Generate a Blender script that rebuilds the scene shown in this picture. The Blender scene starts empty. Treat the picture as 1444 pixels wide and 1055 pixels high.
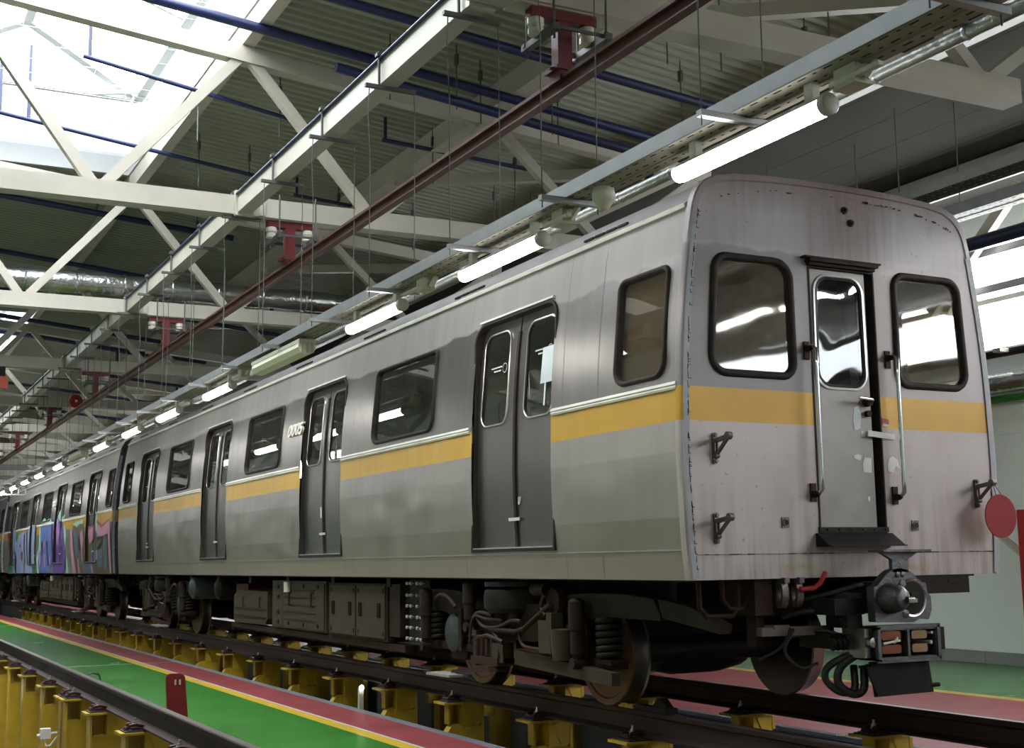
import bpy, bmesh, math, random
from mathutils import Vector, Matrix
from mathutils.geometry import tessellate_polygon
random.seed(7)
SC = bpy.context.scene
COL = SC.collection
PI = math.pi

# ------------------------------------------------------------------ camera, world, exposure
cd = bpy.data.cameras.new('camera'); cam = bpy.data.objects.new('camera', cd); COL.objects.link(cam)
cd.sensor_width = 36.0; cd.lens = 45.335; cd.clip_start = 0.05; cd.clip_end = 300
_r, _u, _f = Vector((.88823, -.45917, -.01427)), Vector((-.05335, -.13395, .98955)), Vector((.45629, .87819, .14348))
cam.matrix_world = Matrix(((_r.x, _u.x, -_f.x, -5.9705), (_r.y, _u.y, -_f.y, -6.6080), (_r.z, _u.z, -_f.z, 1.0654), (0, 0, 0, 1)))
SC.camera = cam
SC.view_settings.view_transform = 'Standard'; SC.view_settings.look = 'None'
SC.view_settings.gamma = 1.0; SC.view_settings.use_curve_mapping = False
SC.view_settings.exposure = 0.36
LAMP_POWER = 20.0
SKY = 14.0
w = bpy.data.worlds.new('overcast_sky'); SC.world = w; w.use_nodes = True
nt = w.node_tree; nt.nodes.clear()
wo = nt.nodes.new('ShaderNodeOutputWorld'); bg = nt.nodes.new('ShaderNodeBackground')
bg.inputs['Color'].default_value = (.90, .95, 1.0, 1); bg.inputs['Strength'].default_value = SKY
nt.links.new(bg.outputs[0], wo.inputs[0])
def portal(loc, rot, sx, sy):
    l = bpy.data.lights.new('sky_portal', 'AREA'); l.shape = 'RECTANGLE'; l.size = sx; l.size_y = sy
    l.cycles.is_portal = True
    o = bpy.data.objects.new('sky_portal', l); o.location = loc; o.rotation_euler = rot; COL.objects.link(o)
portal((7.75, 9, 4.5), (0, PI/2, 0), 1.7, 44)        # clerestory of the right wall
portal((-4.15, 6.65, 8.3), (0, 0, 0), 3.5, 12.1)     # near rooflight
portal((-4.15, 30.6, 8.3), (0, 0, 0), 3.5, 12.1)     # far rooflight

# ------------------------------------------------------------------ materials
MATS = {}
def mat(name, col, rough=.5, metal=0., col2=None, nscale=4., nmix=.5, bump=0., bscale=20., stretch=(1, 1, 1), emit=None, estr=0., rvar=0., coat=0., spec=None):
    if name in MATS: return MATS[name]
    m = bpy.data.materials.new(name); m.use_nodes = True; MATS[name] = m
    t = m.node_tree; b = t.nodes['Principled BSDF']
    b.inputs['Base Color'].default_value = (*col, 1); b.inputs['Roughness'].default_value = rough; b.inputs['Metallic'].default_value = metal
    if coat: b.inputs['Coat Weight'].default_value = coat
    if spec is not None: b.inputs['Specular IOR Level'].default_value = spec
    tc = t.nodes.new('ShaderNodeTexCoord'); mp = t.nodes.new('ShaderNodeMapping'); mp.inputs['Scale'].default_value = stretch
    t.links.new(tc.outputs['Object'], mp.inputs[0])
    def noise(s, d=4):
        n = t.nodes.new('ShaderNodeTexNoise'); n.inputs['Scale'].default_value = s; n.inputs['Detail'].default_value = d
        t.links.new(mp.outputs[0], n.inputs['Vector']); return n
    if col2:
        n = noise(nscale); r = t.nodes.new('ShaderNodeValToRGB')
        r.color_ramp.elements[0].position = .5-nmix*.35; r.color_ramp.elements[1].position = .5+nmix*.35
        r.color_ramp.elements[0].color = (*col, 1); r.color_ramp.elements[1].color = (*col2, 1)
        t.links.new(n.outputs[0], r.inputs[0]); t.links.new(r.outputs[0], b.inputs['Base Color'])
    if rvar:
        n = noise(nscale*1.7); k = t.nodes.new('ShaderNodeMapRange'); k.inputs[3].default_value = rough-rvar; k.inputs[4].default_value = rough+rvar
        t.links.new(n.outputs[0], k.inputs[0]); t.links.new(k.outputs[0], b.inputs['Roughness'])
    if bump:
        n = noise(bscale); bp = t.nodes.new('ShaderNodeBump'); bp.inputs['Strength'].default_value = bump; bp.inputs['Distance'].default_value = .02
        t.links.new(n.outputs[0], bp.inputs['Height']); t.links.new(bp.outputs[0], b.inputs['Normal'])
    if emit:
        b.inputs['Emission Color'].default_value = (*emit, 1); b.inputs['Emission Strength'].default_value = estr
    return m
def glass_mat(name, tint, refl=1.0, rough=.02, base=.06, wav=.0, dirt=None, dirt_amt=.15):
    m = bpy.data.materials.new(name); m.use_nodes = True; t = m.node_tree; t.nodes.clear()
    o = t.nodes.new('ShaderNodeOutputMaterial'); mix = t.nodes.new('ShaderNodeMixShader')
    tr = t.nodes.new('ShaderNodeBsdfTransparent'); tr.inputs[0].default_value = (*tint, 1)
    g = t.nodes.new('ShaderNodeBsdfGlossy'); g.inputs['Roughness'].default_value = rough; g.inputs['Color'].default_value = (refl, refl, refl, 1)
    # Schlick reflectance, the same from both faces of the thin pane
    ge = t.nodes.new('ShaderNodeNewGeometry'); dt = t.nodes.new('ShaderNodeVectorMath'); dt.operation = 'DOT_PRODUCT'
    t.links.new(ge.outputs['Normal'], dt.inputs[0]); t.links.new(ge.outputs['Incoming'], dt.inputs[1])
    q = add_math(t, 'POWER', add_math(t, 'SUBTRACT', 1.0, add_math(t, 'ABSOLUTE', dt.outputs['Value']), clamp=True), 5)
    r0 = .045+base
    t.links.new(add_math(t, 'ADD', add_math(t, 'MULTIPLY', q, 1-r0), r0, clamp=True), mix.inputs[0]); t.links.new(tr.outputs[0], mix.inputs[1]); t.links.new(g.outputs[0], mix.inputs[2])
    last = mix
    tc = t.nodes.new('ShaderNodeTexCoord')
    if wav:
        n = t.nodes.new('ShaderNodeTexNoise'); n.inputs['Scale'].default_value = 3.5; n.inputs['Detail'].default_value = 0
        bp = t.nodes.new('ShaderNodeBump'); bp.inputs['Strength'].default_value = wav; bp.inputs['Distance'].default_value = .02
        t.links.new(tc.outputs['Object'], n.inputs['Vector']); t.links.new(n.outputs[0], bp.inputs['Height']); t.links.new(bp.outputs[0], g.inputs['Normal'])
    if dirt:
        d = t.nodes.new('ShaderNodeBsdfDiffuse'); d.inputs[0].default_value = (*dirt, 1)
        n = t.nodes.new('ShaderNodeTexNoise'); n.inputs['Scale'].default_value = 5; n.inputs['Detail'].default_value = 6
        k = t.nodes.new('ShaderNodeMapRange'); k.inputs[1].default_value = .35; k.inputs[2].default_value = .75; k.inputs[3].default_value = dirt_amt*.3; k.inputs[4].default_value = dirt_amt*1.6
        mx = t.nodes.new('ShaderNodeMixShader')
        t.links.new(tc.outputs['Object'], n.inputs['Vector']); t.links.new(n.outputs[0], k.inputs[0]); t.links.new(k.outputs[0], mx.inputs[0])
        t.links.new(mix.outputs[0], mx.inputs[1]); t.links.new(d.outputs[0], mx.inputs[2]); last = mx
    t.links.new(last.outputs[0], o.inputs[0]); MATS[name] = m; return m

def nodes_of(m):
    t = m.node_tree; return t, t.nodes['Principled BSDF']
def add_math(t, op, a, b=None, c=None, clamp=False):
    n = t.nodes.new('ShaderNodeMath'); n.operation = op; n.use_clamp = clamp
    for i, v in enumerate((a, b, c)):
        if v is None: continue
        if isinstance(v, (int, float)): n.inputs[i].default_value = v
        else: t.links.new(v, n.inputs[i])
    return n.outputs[0]
def mixc(t, fac, a, b):
    n = t.nodes.new('ShaderNodeMix'); n.data_type = 'RGBA'
    if isinstance(fac, (int, float)): n.inputs[0].default_value = fac
    else: t.links.new(fac, n.inputs[0])
    for i, v in ((6, a), (7, b)):
        if isinstance(v, tuple): n.inputs[i].default_value = (*v, 1)
        else: t.links.new(v, n.inputs[i])
    return n.outputs[2]
def mixf(t, fac, a, b):
    n = t.nodes.new('ShaderNodeMix'); n.data_type = 'FLOAT'; t.links.new(fac, n.inputs[0])
    for i, v in ((2, a), (3, b)):
        if isinstance(v, (int, float)): n.inputs[i].default_value = v
        else: t.links.new(v, n.inputs[i])
    return n.outputs[0]
def tnoise(t, vec, scale, detail=4, stretch=None):
    n = t.nodes.new('ShaderNodeTexNoise'); n.inputs['Scale'].default_value = scale; n.inputs['Detail'].default_value = detail
    if stretch:
        mp = t.nodes.new('ShaderNodeMapping'); mp.inputs['Scale'].default_value = stretch; t.links.new(vec, mp.inputs[0]); vec = mp.outputs[0]
    t.links.new(vec, n.inputs['Vector']); return n.outputs[0]
def band(t, z, lo, hi, soft=.002):
    a = t.nodes.new('ShaderNodeMapRange'); a.inputs[1].default_value = lo-soft; a.inputs[2].default_value = lo+soft; t.links.new(z, a.inputs[0])
    b = t.nodes.new('ShaderNodeMapRange'); b.inputs[1].default_value = hi-soft; b.inputs[2].default_value = hi+soft; b.inputs[3].default_value = 1; b.inputs[4].default_value = 0; t.links.new(z, b.inputs[0])
    return add_math(t, 'MULTIPLY', a.outputs[0], b.outputs[0])

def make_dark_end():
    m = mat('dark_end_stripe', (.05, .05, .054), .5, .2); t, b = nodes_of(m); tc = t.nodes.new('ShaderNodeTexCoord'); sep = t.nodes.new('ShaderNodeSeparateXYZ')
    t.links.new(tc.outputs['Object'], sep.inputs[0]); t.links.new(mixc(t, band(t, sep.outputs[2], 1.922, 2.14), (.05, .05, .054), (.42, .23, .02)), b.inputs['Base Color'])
make_dark_end()
YEL = (.62, .36, .022)
def make_side_steel():
    m = bpy.data.materials.new('brushed_steel_side'); m.use_nodes = True; t, b = nodes_of(m)
    tc = t.nodes.new('ShaderNodeTexCoord'); o = tc.outputs['Object']
    sep = t.nodes.new('ShaderNodeSeparateXYZ'); t.links.new(o, sep.inputs[0]); z = sep.outputs[2]
    streak = tnoise(t, o, 2.2, 5, (1, 3.2, .35)); fine = tnoise(t, o, 30, 2, (1, 4, .15)); big = tnoise(t, o, .9, 2)
    col = mixc(t, streak, (.18, .168, .16), (.265, .25, .238))
    col = mixc(t, add_math(t, 'MULTIPLY', band(t, z, 1.0, 2.14, .02), .75), col, mixc(t, streak, (.36, .345, .325), (.47, .45, .425)))  # sheen below the belt painted in as paler steel
    # grime film left above the washed band
    edge = add_math(t, 'ADD', z, add_math(t, 'MULTIPLY', add_math(t, 'SUBTRACT', tnoise(t, o, 3.0, 3), .5), .16))
    dirty = band(t, edge, 2.985, 9, .012)
    col = mixc(t, dirty, col, mixc(t, streak, (.245, .222, .207), (.345, .318, .298)))
    low = band(t, z, 0, 1.12, .006)
    col = mixc(t, low, col, (.23, .19, .15))
    dust = add_math(t, 'MULTIPLY', add_math(t, 'SUBTRACT', 1.0, band(t, z, 1.50, 9, .42)), .72)
    col = mixc(t, dust, col, (.40, .335, .27))  # dust tone, darkened to carry the light falloff towards the bottom as well
    yel = band(t, z, 1.925, 2.135)
    col = mixc(t, yel, col, mixc(t, streak, YEL, (.46, .25, .03)))
    t.links.new(col, b.inputs['Base Color'])
    met = mixf(t, dirty, .92, .25); met = mixf(t, low, met, .35); met = mixf(t, yel, met, .15); met = mixf(t, dust, met, .55)
    t.links.new(met, b.inputs['Metallic'])
    ro = mixf(t, big, .31, .43); ro = mixf(t, dirty, ro, .55); ro = mixf(t, yel, ro, .34); ro = mixf(t, dust, ro, .36)
    t.links.new(ro, b.inputs['Roughness'])
    h = add_math(t, 'ADD', add_math(t, 'MULTIPLY', tnoise(t, o, 1.5, 1, (1, 1, .8)), 1.0), add_math(t, 'MULTIPLY', fine, .012))
    h = add_math(t, 'ADD', h, add_math(t, 'MULTIPLY', tnoise(t, o, 5, 0, (1, 1, .45)), .10))
    # buckled sheet below the belt
    lowz = band(t, z, 1.2, 1.85, .12)
    h = add_math(t, 'ADD', h, add_math(t, 'MULTIPLY', add_math(t, 'MULTIPLY', tnoise(t, o, 1.7, 0, (1, 1.0, 1.7)), lowz), 1.3))
    h = add_math(t, 'ADD', h, add_math(t, 'MULTIPLY', add_math(t, 'MULTIPLY', tnoise(t, o, 5, 0, (1, 1.6, .3)), lowz), .14))
    bp = t.nodes.new('ShaderNodeBump'); bp.inputs['Strength'].default_value = .6; bp.inputs['Distance'].default_value = .035
    t.links.new(h, bp.inputs['Height']); t.links.new(bp.outputs[0], b.inputs['Normal'])
    MATS['side'] = m
make_side_steel()
def make_front_paint():
    m = bpy.data.materials.new('weathered_front_paint'); m.use_nodes = True; t, b = nodes_of(m)
    tc = t.nodes.new('ShaderNodeTexCoord'); o = tc.outputs['Object']
    sep = t.nodes.new('ShaderNodeSeparateXYZ'); t.links.new(o, sep.inputs[0]); z = sep.outputs[2]; x = sep.outputs[0]
    n1 = tnoise(t, o, 2.0, 6); st = tnoise(t, o, 4.0, 6, (3.5, 1, .25)); sp = tnoise(t, o, 26, 3)
    col = mixc(t, n1, (.42, .36, .35), (.57, .505, .495))
    edge = add_math(t, 'ADD', z, add_math(t, 'MULTIPLY', add_math(t, 'SUBTRACT', tnoise(t, o, 5.0, 4), .5), .10))
    wx = t.nodes.new('ShaderNodeMapRange'); wx.inputs[1].default_value = -.45; wx.inputs[2].default_value = .45; wx.inputs[3].default_value = 1.0; wx.inputs[4].default_value = .3; t.links.new(x, wx.inputs[0])
    wash = add_math(t, 'MULTIPLY', band(t, edge, 2.0, 3.075, .01), wx.outputs[0])
    col = mixc(t, wash, col, mixc(t, n1, (.19, .18, .185), (.28, .265, .27)))
    # rust streaks: stronger towards the top edge and the centre line
    r1 = t.nodes.new('ShaderNodeMapRange'); r1.inputs[1].default_value = .44; r1.inputs[2].default_value = .66; t.links.new(st, r1.inputs[0])
    cx = t.nodes.new('ShaderNodeMapRange'); cx.inputs[1].default_value = .42; cx.inputs[2].default_value = .0; t.links.new(add_math(t, 'ABSOLUTE', add_math(t, 'SUBTRACT', x, .1)), cx.inputs[0])
    up = band(t, z, 3.06, 9, .05)
    rust = add_math(t, 'MULTIPLY', add_math(t, 'MULTIPLY', r1.outputs[0], up), add_math(t, 'ADD', add_math(t, 'MULTIPLY', cx.outputs[0], .85), .13))
    cb = add_math(t, 'MULTIPLY', add_math(t, 'MULTIPLY', cx.outputs[0], up), .78)
    col = mixc(t, add_math(t, 'MULTIPLY', up, .75), col, mixc(t, n1, (.27, .25, .265), (.40, .375, .385)))
    col = mixc(t, cb, col, (.17, .115, .105))
    col = mixc(t, add_math(t, 'MULTIPLY', rust, .85), col, (.12, .07, .06))
    # soot along the top edge and grime down both sides of the door
    tp = t.nodes.new('ShaderNodeMapRange'); tp.inputs[1].default_value = 3.38; tp.inputs[2].default_value = 3.60; t.links.new(add_math(t, 'ADD', z, add_math(t, 'MULTIPLY', st, .12)), tp.inputs[0])
    col = mixc(t, add_math(t, 'MULTIPLY', tp.outputs[0], .6), col, (.15, .085, .075))
    dg = t.nodes.new('ShaderNodeMapRange'); dg.inputs[1].default_value = .52; dg.inputs[2].default_value = .29; t.links.new(add_math(t, 'ADD', add_math(t, 'ABSOLUTE', x), add_math(t, 'MULTIPLY', n1, .12)), dg.inputs[0])
    col = mixc(t, add_math(t, 'MULTIPLY', dg.outputs[0], .42), col, (.17, .11, .10))
    bl = t.nodes.new('ShaderNodeMapRange'); bl.inputs[1].default_value = .50; bl.inputs[2].default_value = .66; t.links.new(tnoise(t, o, 1.3, 5), bl.inputs[0])
    col = mixc(t, add_math(t, 'MULTIPLY', bl.outputs[0], .22), col, (.24, .15, .14))
    lowr = add_math(t, 'MULTIPLY', add_math(t, 'SUBTRACT', 1.0, band(t, z, 1.3, 9, .35)), r1.outputs[0])
    col = mixc(t, add_math(t, 'MULTIPLY', lowr, .5), col, (.17, .09, .07))
    s2 = t.nodes.new('ShaderNodeMapRange'); s2.inputs[1].default_value = .66; s2.inputs[2].default_value = .72; t.links.new(sp, s2.inputs[0])
    col = mixc(t, add_math(t, 'MULTIPLY', s2.outputs[0], .45), col, (.10, .06, .05))
    yel = band(t, z, 1.922, 2.14)
    col = mixc(t, yel, col, mixc(t, n1, YEL, (.48, .25, .02)))
    t.links.new(col, b.inputs['Base Color'])
    b.inputs['Metallic'].default_value = .12
    ro = mixf(t, n1, .38, .52); t.links.new(ro, b.inputs['Roughness'])
    bp = t.nodes.new('ShaderNodeBump'); bp.inputs['Strength'].default_value = .35; bp.inputs['Distance'].default_value = .012
    t.links.new(add_math(t, 'ADD', tnoise(t, o, 2.5, 1), add_math(t, 'MULTIPLY', sp, .05)), bp.inputs['Height']); t.links.new(bp.outputs[0], b.inputs['Normal'])
    MATS['front'] = m
make_front_paint()
mat('door_steel', (.125, .112, .105), .32, .75, (.185, .168, .158), 1.6, .8, .25, 2.0, (1, 1, .5), rvar=.05)
mat('cab_door', (.20, .18, .172), .45, .25, (.31, .285, .275), 3, .9, .2, 5)
mat('corner_paint', (.42, .43, .47), .5, .0, (.33, .33, .36), 12, .8)
mat('shoe_grey', (.30, .29, .27), .5)
mat('rubber', (.022, .017, .016), .5, spec=.12)
mat('gasket', (.028, .020, .018), .6, col2=(.042, .032, .029), nscale=9, spec=.12)
mat('trim_white', (.74, .71, .63), .5, .0, (.62, .59, .52), 5)
mat('roof_grey', (.21, .195, .185), .6, .1, (.16, .148, .14), 3)
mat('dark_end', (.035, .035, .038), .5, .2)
mat('bright_steel', (.62, .60, .58), .28, .95)
mat('chrome', (.72, .74, .76), .12, 1.0)
mat('rusty_iron', (.028, .016, .013), .62, .3, (.048, .027, .021), 14, .8, .3, 40, spec=.12)
mat('hook_iron', (.13, .10, .09), .48, .6, (.20, .16, .145), 14, .8, .2, 40)
mat('dark_iron', (.018, .015, .014), .5, .4, (.03, .026, .025), 9, .8, .08, 30, spec=.12)
mat('coupler_iron', (.085, .085, .095), .42, .75, (.14, .14, .15), 11, .9, .3, 30)
mat('polished', (.45, .43, .42), .25, .95, (.25, .23, .22), 8)
mat('bogie', (.023, .016, .012), .6, .05, (.038, .028, .020), 6, .8, .3, 25, spec=.12)
mat('bogie_pale', (.07, .055, .038), .6, .05, (.05, .04, .028), 6, .8, spec=.12)
mat('wheel_rim', (.22, .125, .065), .55, .5, (.13, .075, .045), 10, .9)
mat('wheel_tread', (.20, .18, .17), .28, .95)
mat('box_paint', (.068, .052, .037), .55, .05, (.05, .039, .028), 5, .9, .15, 12, spec=.12)
mat('tank', (.075, .09, .092), .35, .2, (.05, .06, .063), 5, spec=.12)
mat('porcelain', (.5, .48, .43), .3)
mat('copper', (.22, .085, .05), .35, .8)
mat('brass', (.30, .20, .125), .35, .8)
mat('hose', (.02, .02, .021), .45)
mat('cable_brown', (.045, .025, .02), .55, spec=.12)
mat('interior', (.20, .185, .16), .6)
mat('cab_brown', (.30, .21, .11), .55, col2=(.24, .165, .085), nscale=6)
mat('seat', (.10, .05, .03), .5)
mat('cream', (.62, .58, .46), .45, col2=(.55, .51, .40), nscale=6)
mat('paper', (.78, .78, .78), .6)
mat('blind', (.62, .68, .68), .6)
mat('red_paint', (.42, .022, .022), .42, col2=(.34, .018, .018), nscale=5)
mat('red_matte', (.32, .006, .012), .7, col2=(.27, .005, .010), nscale=9)
mat('board_red_shaded', (.19, .008, .010), .6, col2=(.15, .007, .008), nscale=9)  # red of the stop board, darkened for the shade it stands in
mat('contact_rail', (.12, .032, .022), .5, .1, (.085, .023, .016), 4)
mat('hanger_red', (.13, .007, .008), .5, .0, (.10, .005, .006), 8)
mat('white_steel', (.43, .395, .325), .45, col2=(.38, .35, .29), nscale=2)
mat('insulator', (.62, .58, .50), .25)
mat('galv', (.42, .43, .44), .38, .75, (.34, .35, .36), 7, .8)
mat('tray_metal', (.33, .305, .245), .5, .15, (.26, .24, .19), 5, .8)
mat('wire', (.11, .11, .10), .5, .5)
mat('bracket_dark', (.09, .09, .085), .5, .5)
mat('pipe_blue', (.005, .010, .05), .40, col2=(.007, .014, .065), nscale=3)
mat('foil', (.55, .56, .55), .22, .95, (.42, .43, .42), 6, .7, .9, 9)
mat('foil_dull', (.30, .31, .29), .42, .7, (.22, .23, .21), 9, .8, .5, 14)
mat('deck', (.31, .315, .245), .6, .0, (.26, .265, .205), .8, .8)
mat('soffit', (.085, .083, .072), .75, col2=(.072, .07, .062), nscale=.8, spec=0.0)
mat('rail_steel', (.04, .026, .022), .55, .25, (.06, .04, .033), 5, .8, .2, 30, (1, .2, 1), spec=.12)
mat('rail_top', (.17, .15, .14), .32, .85)
mat('post_yellow', (.52, .335, .018), .45, col2=(.43, .27, .015), nscale=5, bump=.08, bscale=30)
mat('pad_black', (.025, .025, .028), .6)
mat('clip_red', (.06, .013, .013), .5, .2, (.035, .012, .012), 20)
mat('bolt', (.55, .56, .56), .3, .9)
mat('floor_green', (.045, .215, .03), .24, col2=(.035, .17, .024), nscale=1.1, bump=.03, bscale=60, rvar=.08)
mat('floor_red', (.29, .062, .065), .46, col2=(.23, .05, .052), nscale=1.6, rvar=.08, spec=.2)
mat('floor_yellow', (.60, .40, .03), .38, col2=(.52, .34, .03), nscale=3)
mat('floor_white', (.52, .52, .54), .4)
mat('pit_grey', (.20, .21, .23), .6, col2=(.16, .17, .19), nscale=1.5)
mat('grate', (.30, .32, .345), .6, .2)
mat('wall_panel', (.80, .85, .81), .45, col2=(.76, .82, .78), nscale=.7)
mat('tile', (.29, .29, .27), .4, col2=(.25, .25, .235), nscale=3)
mat('dark_hall', (.12, .12, .11), .9)  # back wall colour, dark to stand in for the dim far hall
mat('lamp_on', (.9, .9, .9), .3, emit=(1, .985, .96), estr=LAMP_POWER)
mat('lamp_off', (.80, .76, .58), .3)
mat('pit_lamp', (.9, .9, .9), .3, emit=(1, .95, .85), estr=9)
mat('lamp_high', (.9, .9, .9), .3, emit=(1, .97, .95), estr=75)
mat('cap_cream', (.52, .49, .44), .4)
mat('skylight_frame', (.55, .56, .55), .5)
mat('hatch_grey', (.42, .43, .43), .5)
mat('dark_box', (.022, .018, .016), .5, spec=.12)
mat('number_white', (.85, .85, .85), .4)
mat('stencil_yellow', (.50, .36, .10), .6)
mat('reflector_orange', (.6, .08, .03), .4)
glass_mat('glass_side', (.50, .48, .44), .95, .02, .10, .02, (.22, .21, .18), .06)
glass_mat('glass_front', (.60, .55, .45), .9, .03, .05, .06, (.35, .30, .22), .22)
glass_mat('glass_door', (.55, .60, .68), .85, .02, .03, .16, (.3, .3, .3), .04)
glass_mat('glass_sky', (.93, .95, .96), .8, .1, .0)
def polycarbonate():
    m = bpy.data.materials.new('polycarbonate'); m.use_nodes = True; t = m.node_tree; t.nodes.clear()
    o = t.nodes.new('ShaderNodeOutputMaterial'); mx = t.nodes.new('ShaderNodeMixShader'); mx.inputs[0].default_value = .25
    a = t.nodes.new('ShaderNodeBsdfTranslucent'); a.inputs[0].default_value = (.17, .175, .18, 1); b = t.nodes.new('ShaderNodeBsdfDiffuse'); b.inputs[0].default_value = (.8, .8, .8, 1)
    t.links.new(a.outputs[0], mx.inputs[1]); t.links.new(b.outputs[0], mx.inputs[2]); t.links.new(mx.outputs[0], o.inputs[0]); MATS['polycarbonate'] = m
polycarbonate()

# ------------------------------------------------------------------ mesh helpers
class MB:
    def __init__(s): s.v = []; s.f = []; s.m = []; s.cur = 0
    def mi(s, i): s.cur = i; return s
    def add(s, verts, faces):
        k = len(s.v); s.v += [tuple(v) for v in verts]
        for f in faces: s.f.append([k+i for i in f]); s.m.append(s.cur)
    def box(s, x0, x1, y0, y1, z0, z1, R=None):
        vs = [Vector((x, y, z)) for z in (z0, z1) for y in (y0, y1) for x in (x0, x1)]
        if R is not None: vs = [R @ v for v in vs]
        s.add(vs, [(0, 2, 3, 1), (4, 5, 7, 6), (0, 1, 5, 4), (2, 6, 7, 3), (0, 4, 6, 2), (1, 3, 7, 5)]); return s
    def bar(s, a, b, w, h, up=(0, 0, 1)):
        a, b = Vector(a), Vector(b); d = (b-a).normalized(); u = Vector(up)
        if abs(d.dot(u)) > .98: u = Vector((0, 1, 0))
        r = d.cross(u).normalized(); u = r.cross(d)
        vs = [p+r*(i*w/2)+u*(j*h/2) for p in (a, b) for i, j in ((-1, -1), (1, -1), (1, 1), (-1, 1))]
        s.add(vs, [(3, 2, 1, 0), (4, 5, 6, 7), (0, 1, 5, 4), (1, 2, 6, 5), (2, 3, 7, 6), (3, 0, 4, 7)]); return s
    def tube(s, a, b, r, n=10, r2=None, cap=True):
        return s.path([a, b], r, n, r2=r2, cap=cap)
    def path(s, pts, r, n=8, cap=True, r2=None, sm=0):
        P = [Vector(p) for p in pts]; rings = []; u = None
        if sm and len(P) > 2:
            Q = []; E = [P[0]*2-P[1]]+P+[P[-1]*2-P[-2]]
            for i in range(1, len(E)-2):
                for k in range(sm):
                    t_ = k/sm; p0, p1, p2, p3 = E[i-1:i+3]
                    Q.append(.5*(2*p1+(p2-p0)*t_+(2*p0-5*p1+4*p2-p3)*t_*t_+(3*p1-p0-3*p2+p3)*t_**3))
            P = Q+[P[-1]]
        for i, p in enumerate(P):
            d = (P[min(i+1, len(P)-1)]-P[max(i-1, 0)]).normalized()
            if u is None:
                u = d.orthogonal().normalized()
            else:
                u = (u-d*u.dot(d)).normalized()
            w_ = d.cross(u); rr = r if r2 is None else r+(r2-r)*i/(len(P)-1)
            rings.append([p+(u*math.cos(2*PI*k/n)+w_*math.sin(2*PI*k/n))*rr for k in range(n)])
        k0 = len(s.v)
        for R_ in rings: s.v += [tuple(v) for v in R_]
        for i in range(len(P)-1):
            for k in range(n):
                s.f.append([k0+i*n+k, k0+i*n+(k+1) % n, k0+(i+1)*n+(k+1) % n, k0+(i+1)*n+k]); s.m.append(s.cur)
        if cap:
            s.f.append([k0+k for k in reversed(range(n))]); s.m.append(s.cur)
            s.f.append([k0+(len(P)-1)*n+k for k in range(n)]); s.m.append(s.cur)
        return s
    def lathe(s, prof, c, axis='Z', n=20):
        # prof: (r, h) along the axis
        ax = {'X': lambda r, h, a: (c[0]+h, c[1]+r*math.cos(a), c[2]+r*math.sin(a)),
              'Y': lambda r, h, a: (c[0]+r*math.cos(a), c[1]+h, c[2]+r*math.sin(a)),
              'Z': lambda r, h, a: (c[0]+r*math.cos(a), c[1]+r*math.sin(a), c[2]+h)}[axis]
        k0 = len(s.v); m_ = len(prof)
        for r, h in prof: s.v += [ax(max(r, 1e-4), h, 2*PI*k/n) for k in range(n)]
        for i in range(m_-1):
            for k in range(n):
                s.f.append([k0+i*n+k, k0+i*n+(k+1) % n, k0+(i+1)*n+(k+1) % n, k0+(i+1)*n+k]); s.m.append(s.cur)
        s.f.append([k0+k for k in range(n)]); s.m.append(s.cur)
        s.f.append([k0+(m_-1)*n+k for k in reversed(range(n))]); s.m.append(s.cur)
        return s
    def prism(s, poly, a0, a1, axis='X'):
        # poly: 2D outline; extruded along the axis. X:(y,z) Y:(x,z) Z:(x,y)
        mk = {'X': lambda p, a: (a, p[0], p[1]), 'Y': lambda p, a: (p[0], a, p[1]), 'Z': lambda p, a: (p[0], p[1], a)}[axis]
        n = len(poly); vs = [mk(p, a0) for p in poly]+[mk(p, a1) for p in poly]
        s.add(vs, [list(reversed(range(n))), list(range(n, 2*n))]+[(i, (i+1) % n, n+(i+1) % n, n+i) for i in range(n)]); return s
    def loops(s, L, close=True, cap0=False, cap1=False):
        n = len(L[0]); k0 = len(s.v)
        for l in L: s.v += [tuple(v) for v in l]
        for i in range(len(L)-1):
            for k in range(n if close else n-1):
                s.f.append([k0+i*n+k, k0+i*n+(k+1) % n, k0+(i+1)*n+(k+1) % n, k0+(i+1)*n+k]); s.m.append(s.cur)
        if cap0: s.f.append([k0+k for k in reversed(range(n))]); s.m.append(s.cur)
        if cap1: s.f.append([k0+(len(L)-1)*n+k for k in range(n)]); s.m.append(s.cur)
        return s
    def mesh(s, name, mats, smooth=35, fix=True):
        me = bpy.data.meshes.new(name); me.from_pydata(s.v, [], s.f)
        ms = mats if isinstance(mats, (list, tuple)) else [mats]
        for m_ in ms: me.materials.append(MATS[m_])
        if len(ms) > 1: me.polygons.foreach_set('material_index', s.m)
        if fix:
            bm = bmesh.new(); bm.from_mesh(me); bmesh.ops.recalc_face_normals(bm, faces=bm.faces); bm.to_mesh(me); bm.free()
        if smooth:
            me.polygons.foreach_set('use_smooth', [True]*len(me.polygons)); me.set_sharp_from_angle(angle=math.radians(smooth))
        me.update(); return me
    def build(s, name, mats, parent=None, smooth=35, label=None, fix=True, **kw):
        return obj(name, s.mesh(name, mats, smooth, fix), parent, label, **kw)
def obj(name, me, parent=None, label=None, **kw):
    o = bpy.data.objects.new(name, me); COL.objects.link(o)
    if parent is not None: o.parent = parent
    if label: o['label'] = label
    for k, v in kw.items(): o[k] = v
    return o
def thing(name, label, cat, loc=(0, 0, 0), group=None, rz=0):
    o = bpy.data.objects.new(name, None); COL.objects.link(o); o.location = loc; o.rotation_euler = (0, 0, rz)
    o.empty_display_size = .1
    return tag(o, label, cat, group)
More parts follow.
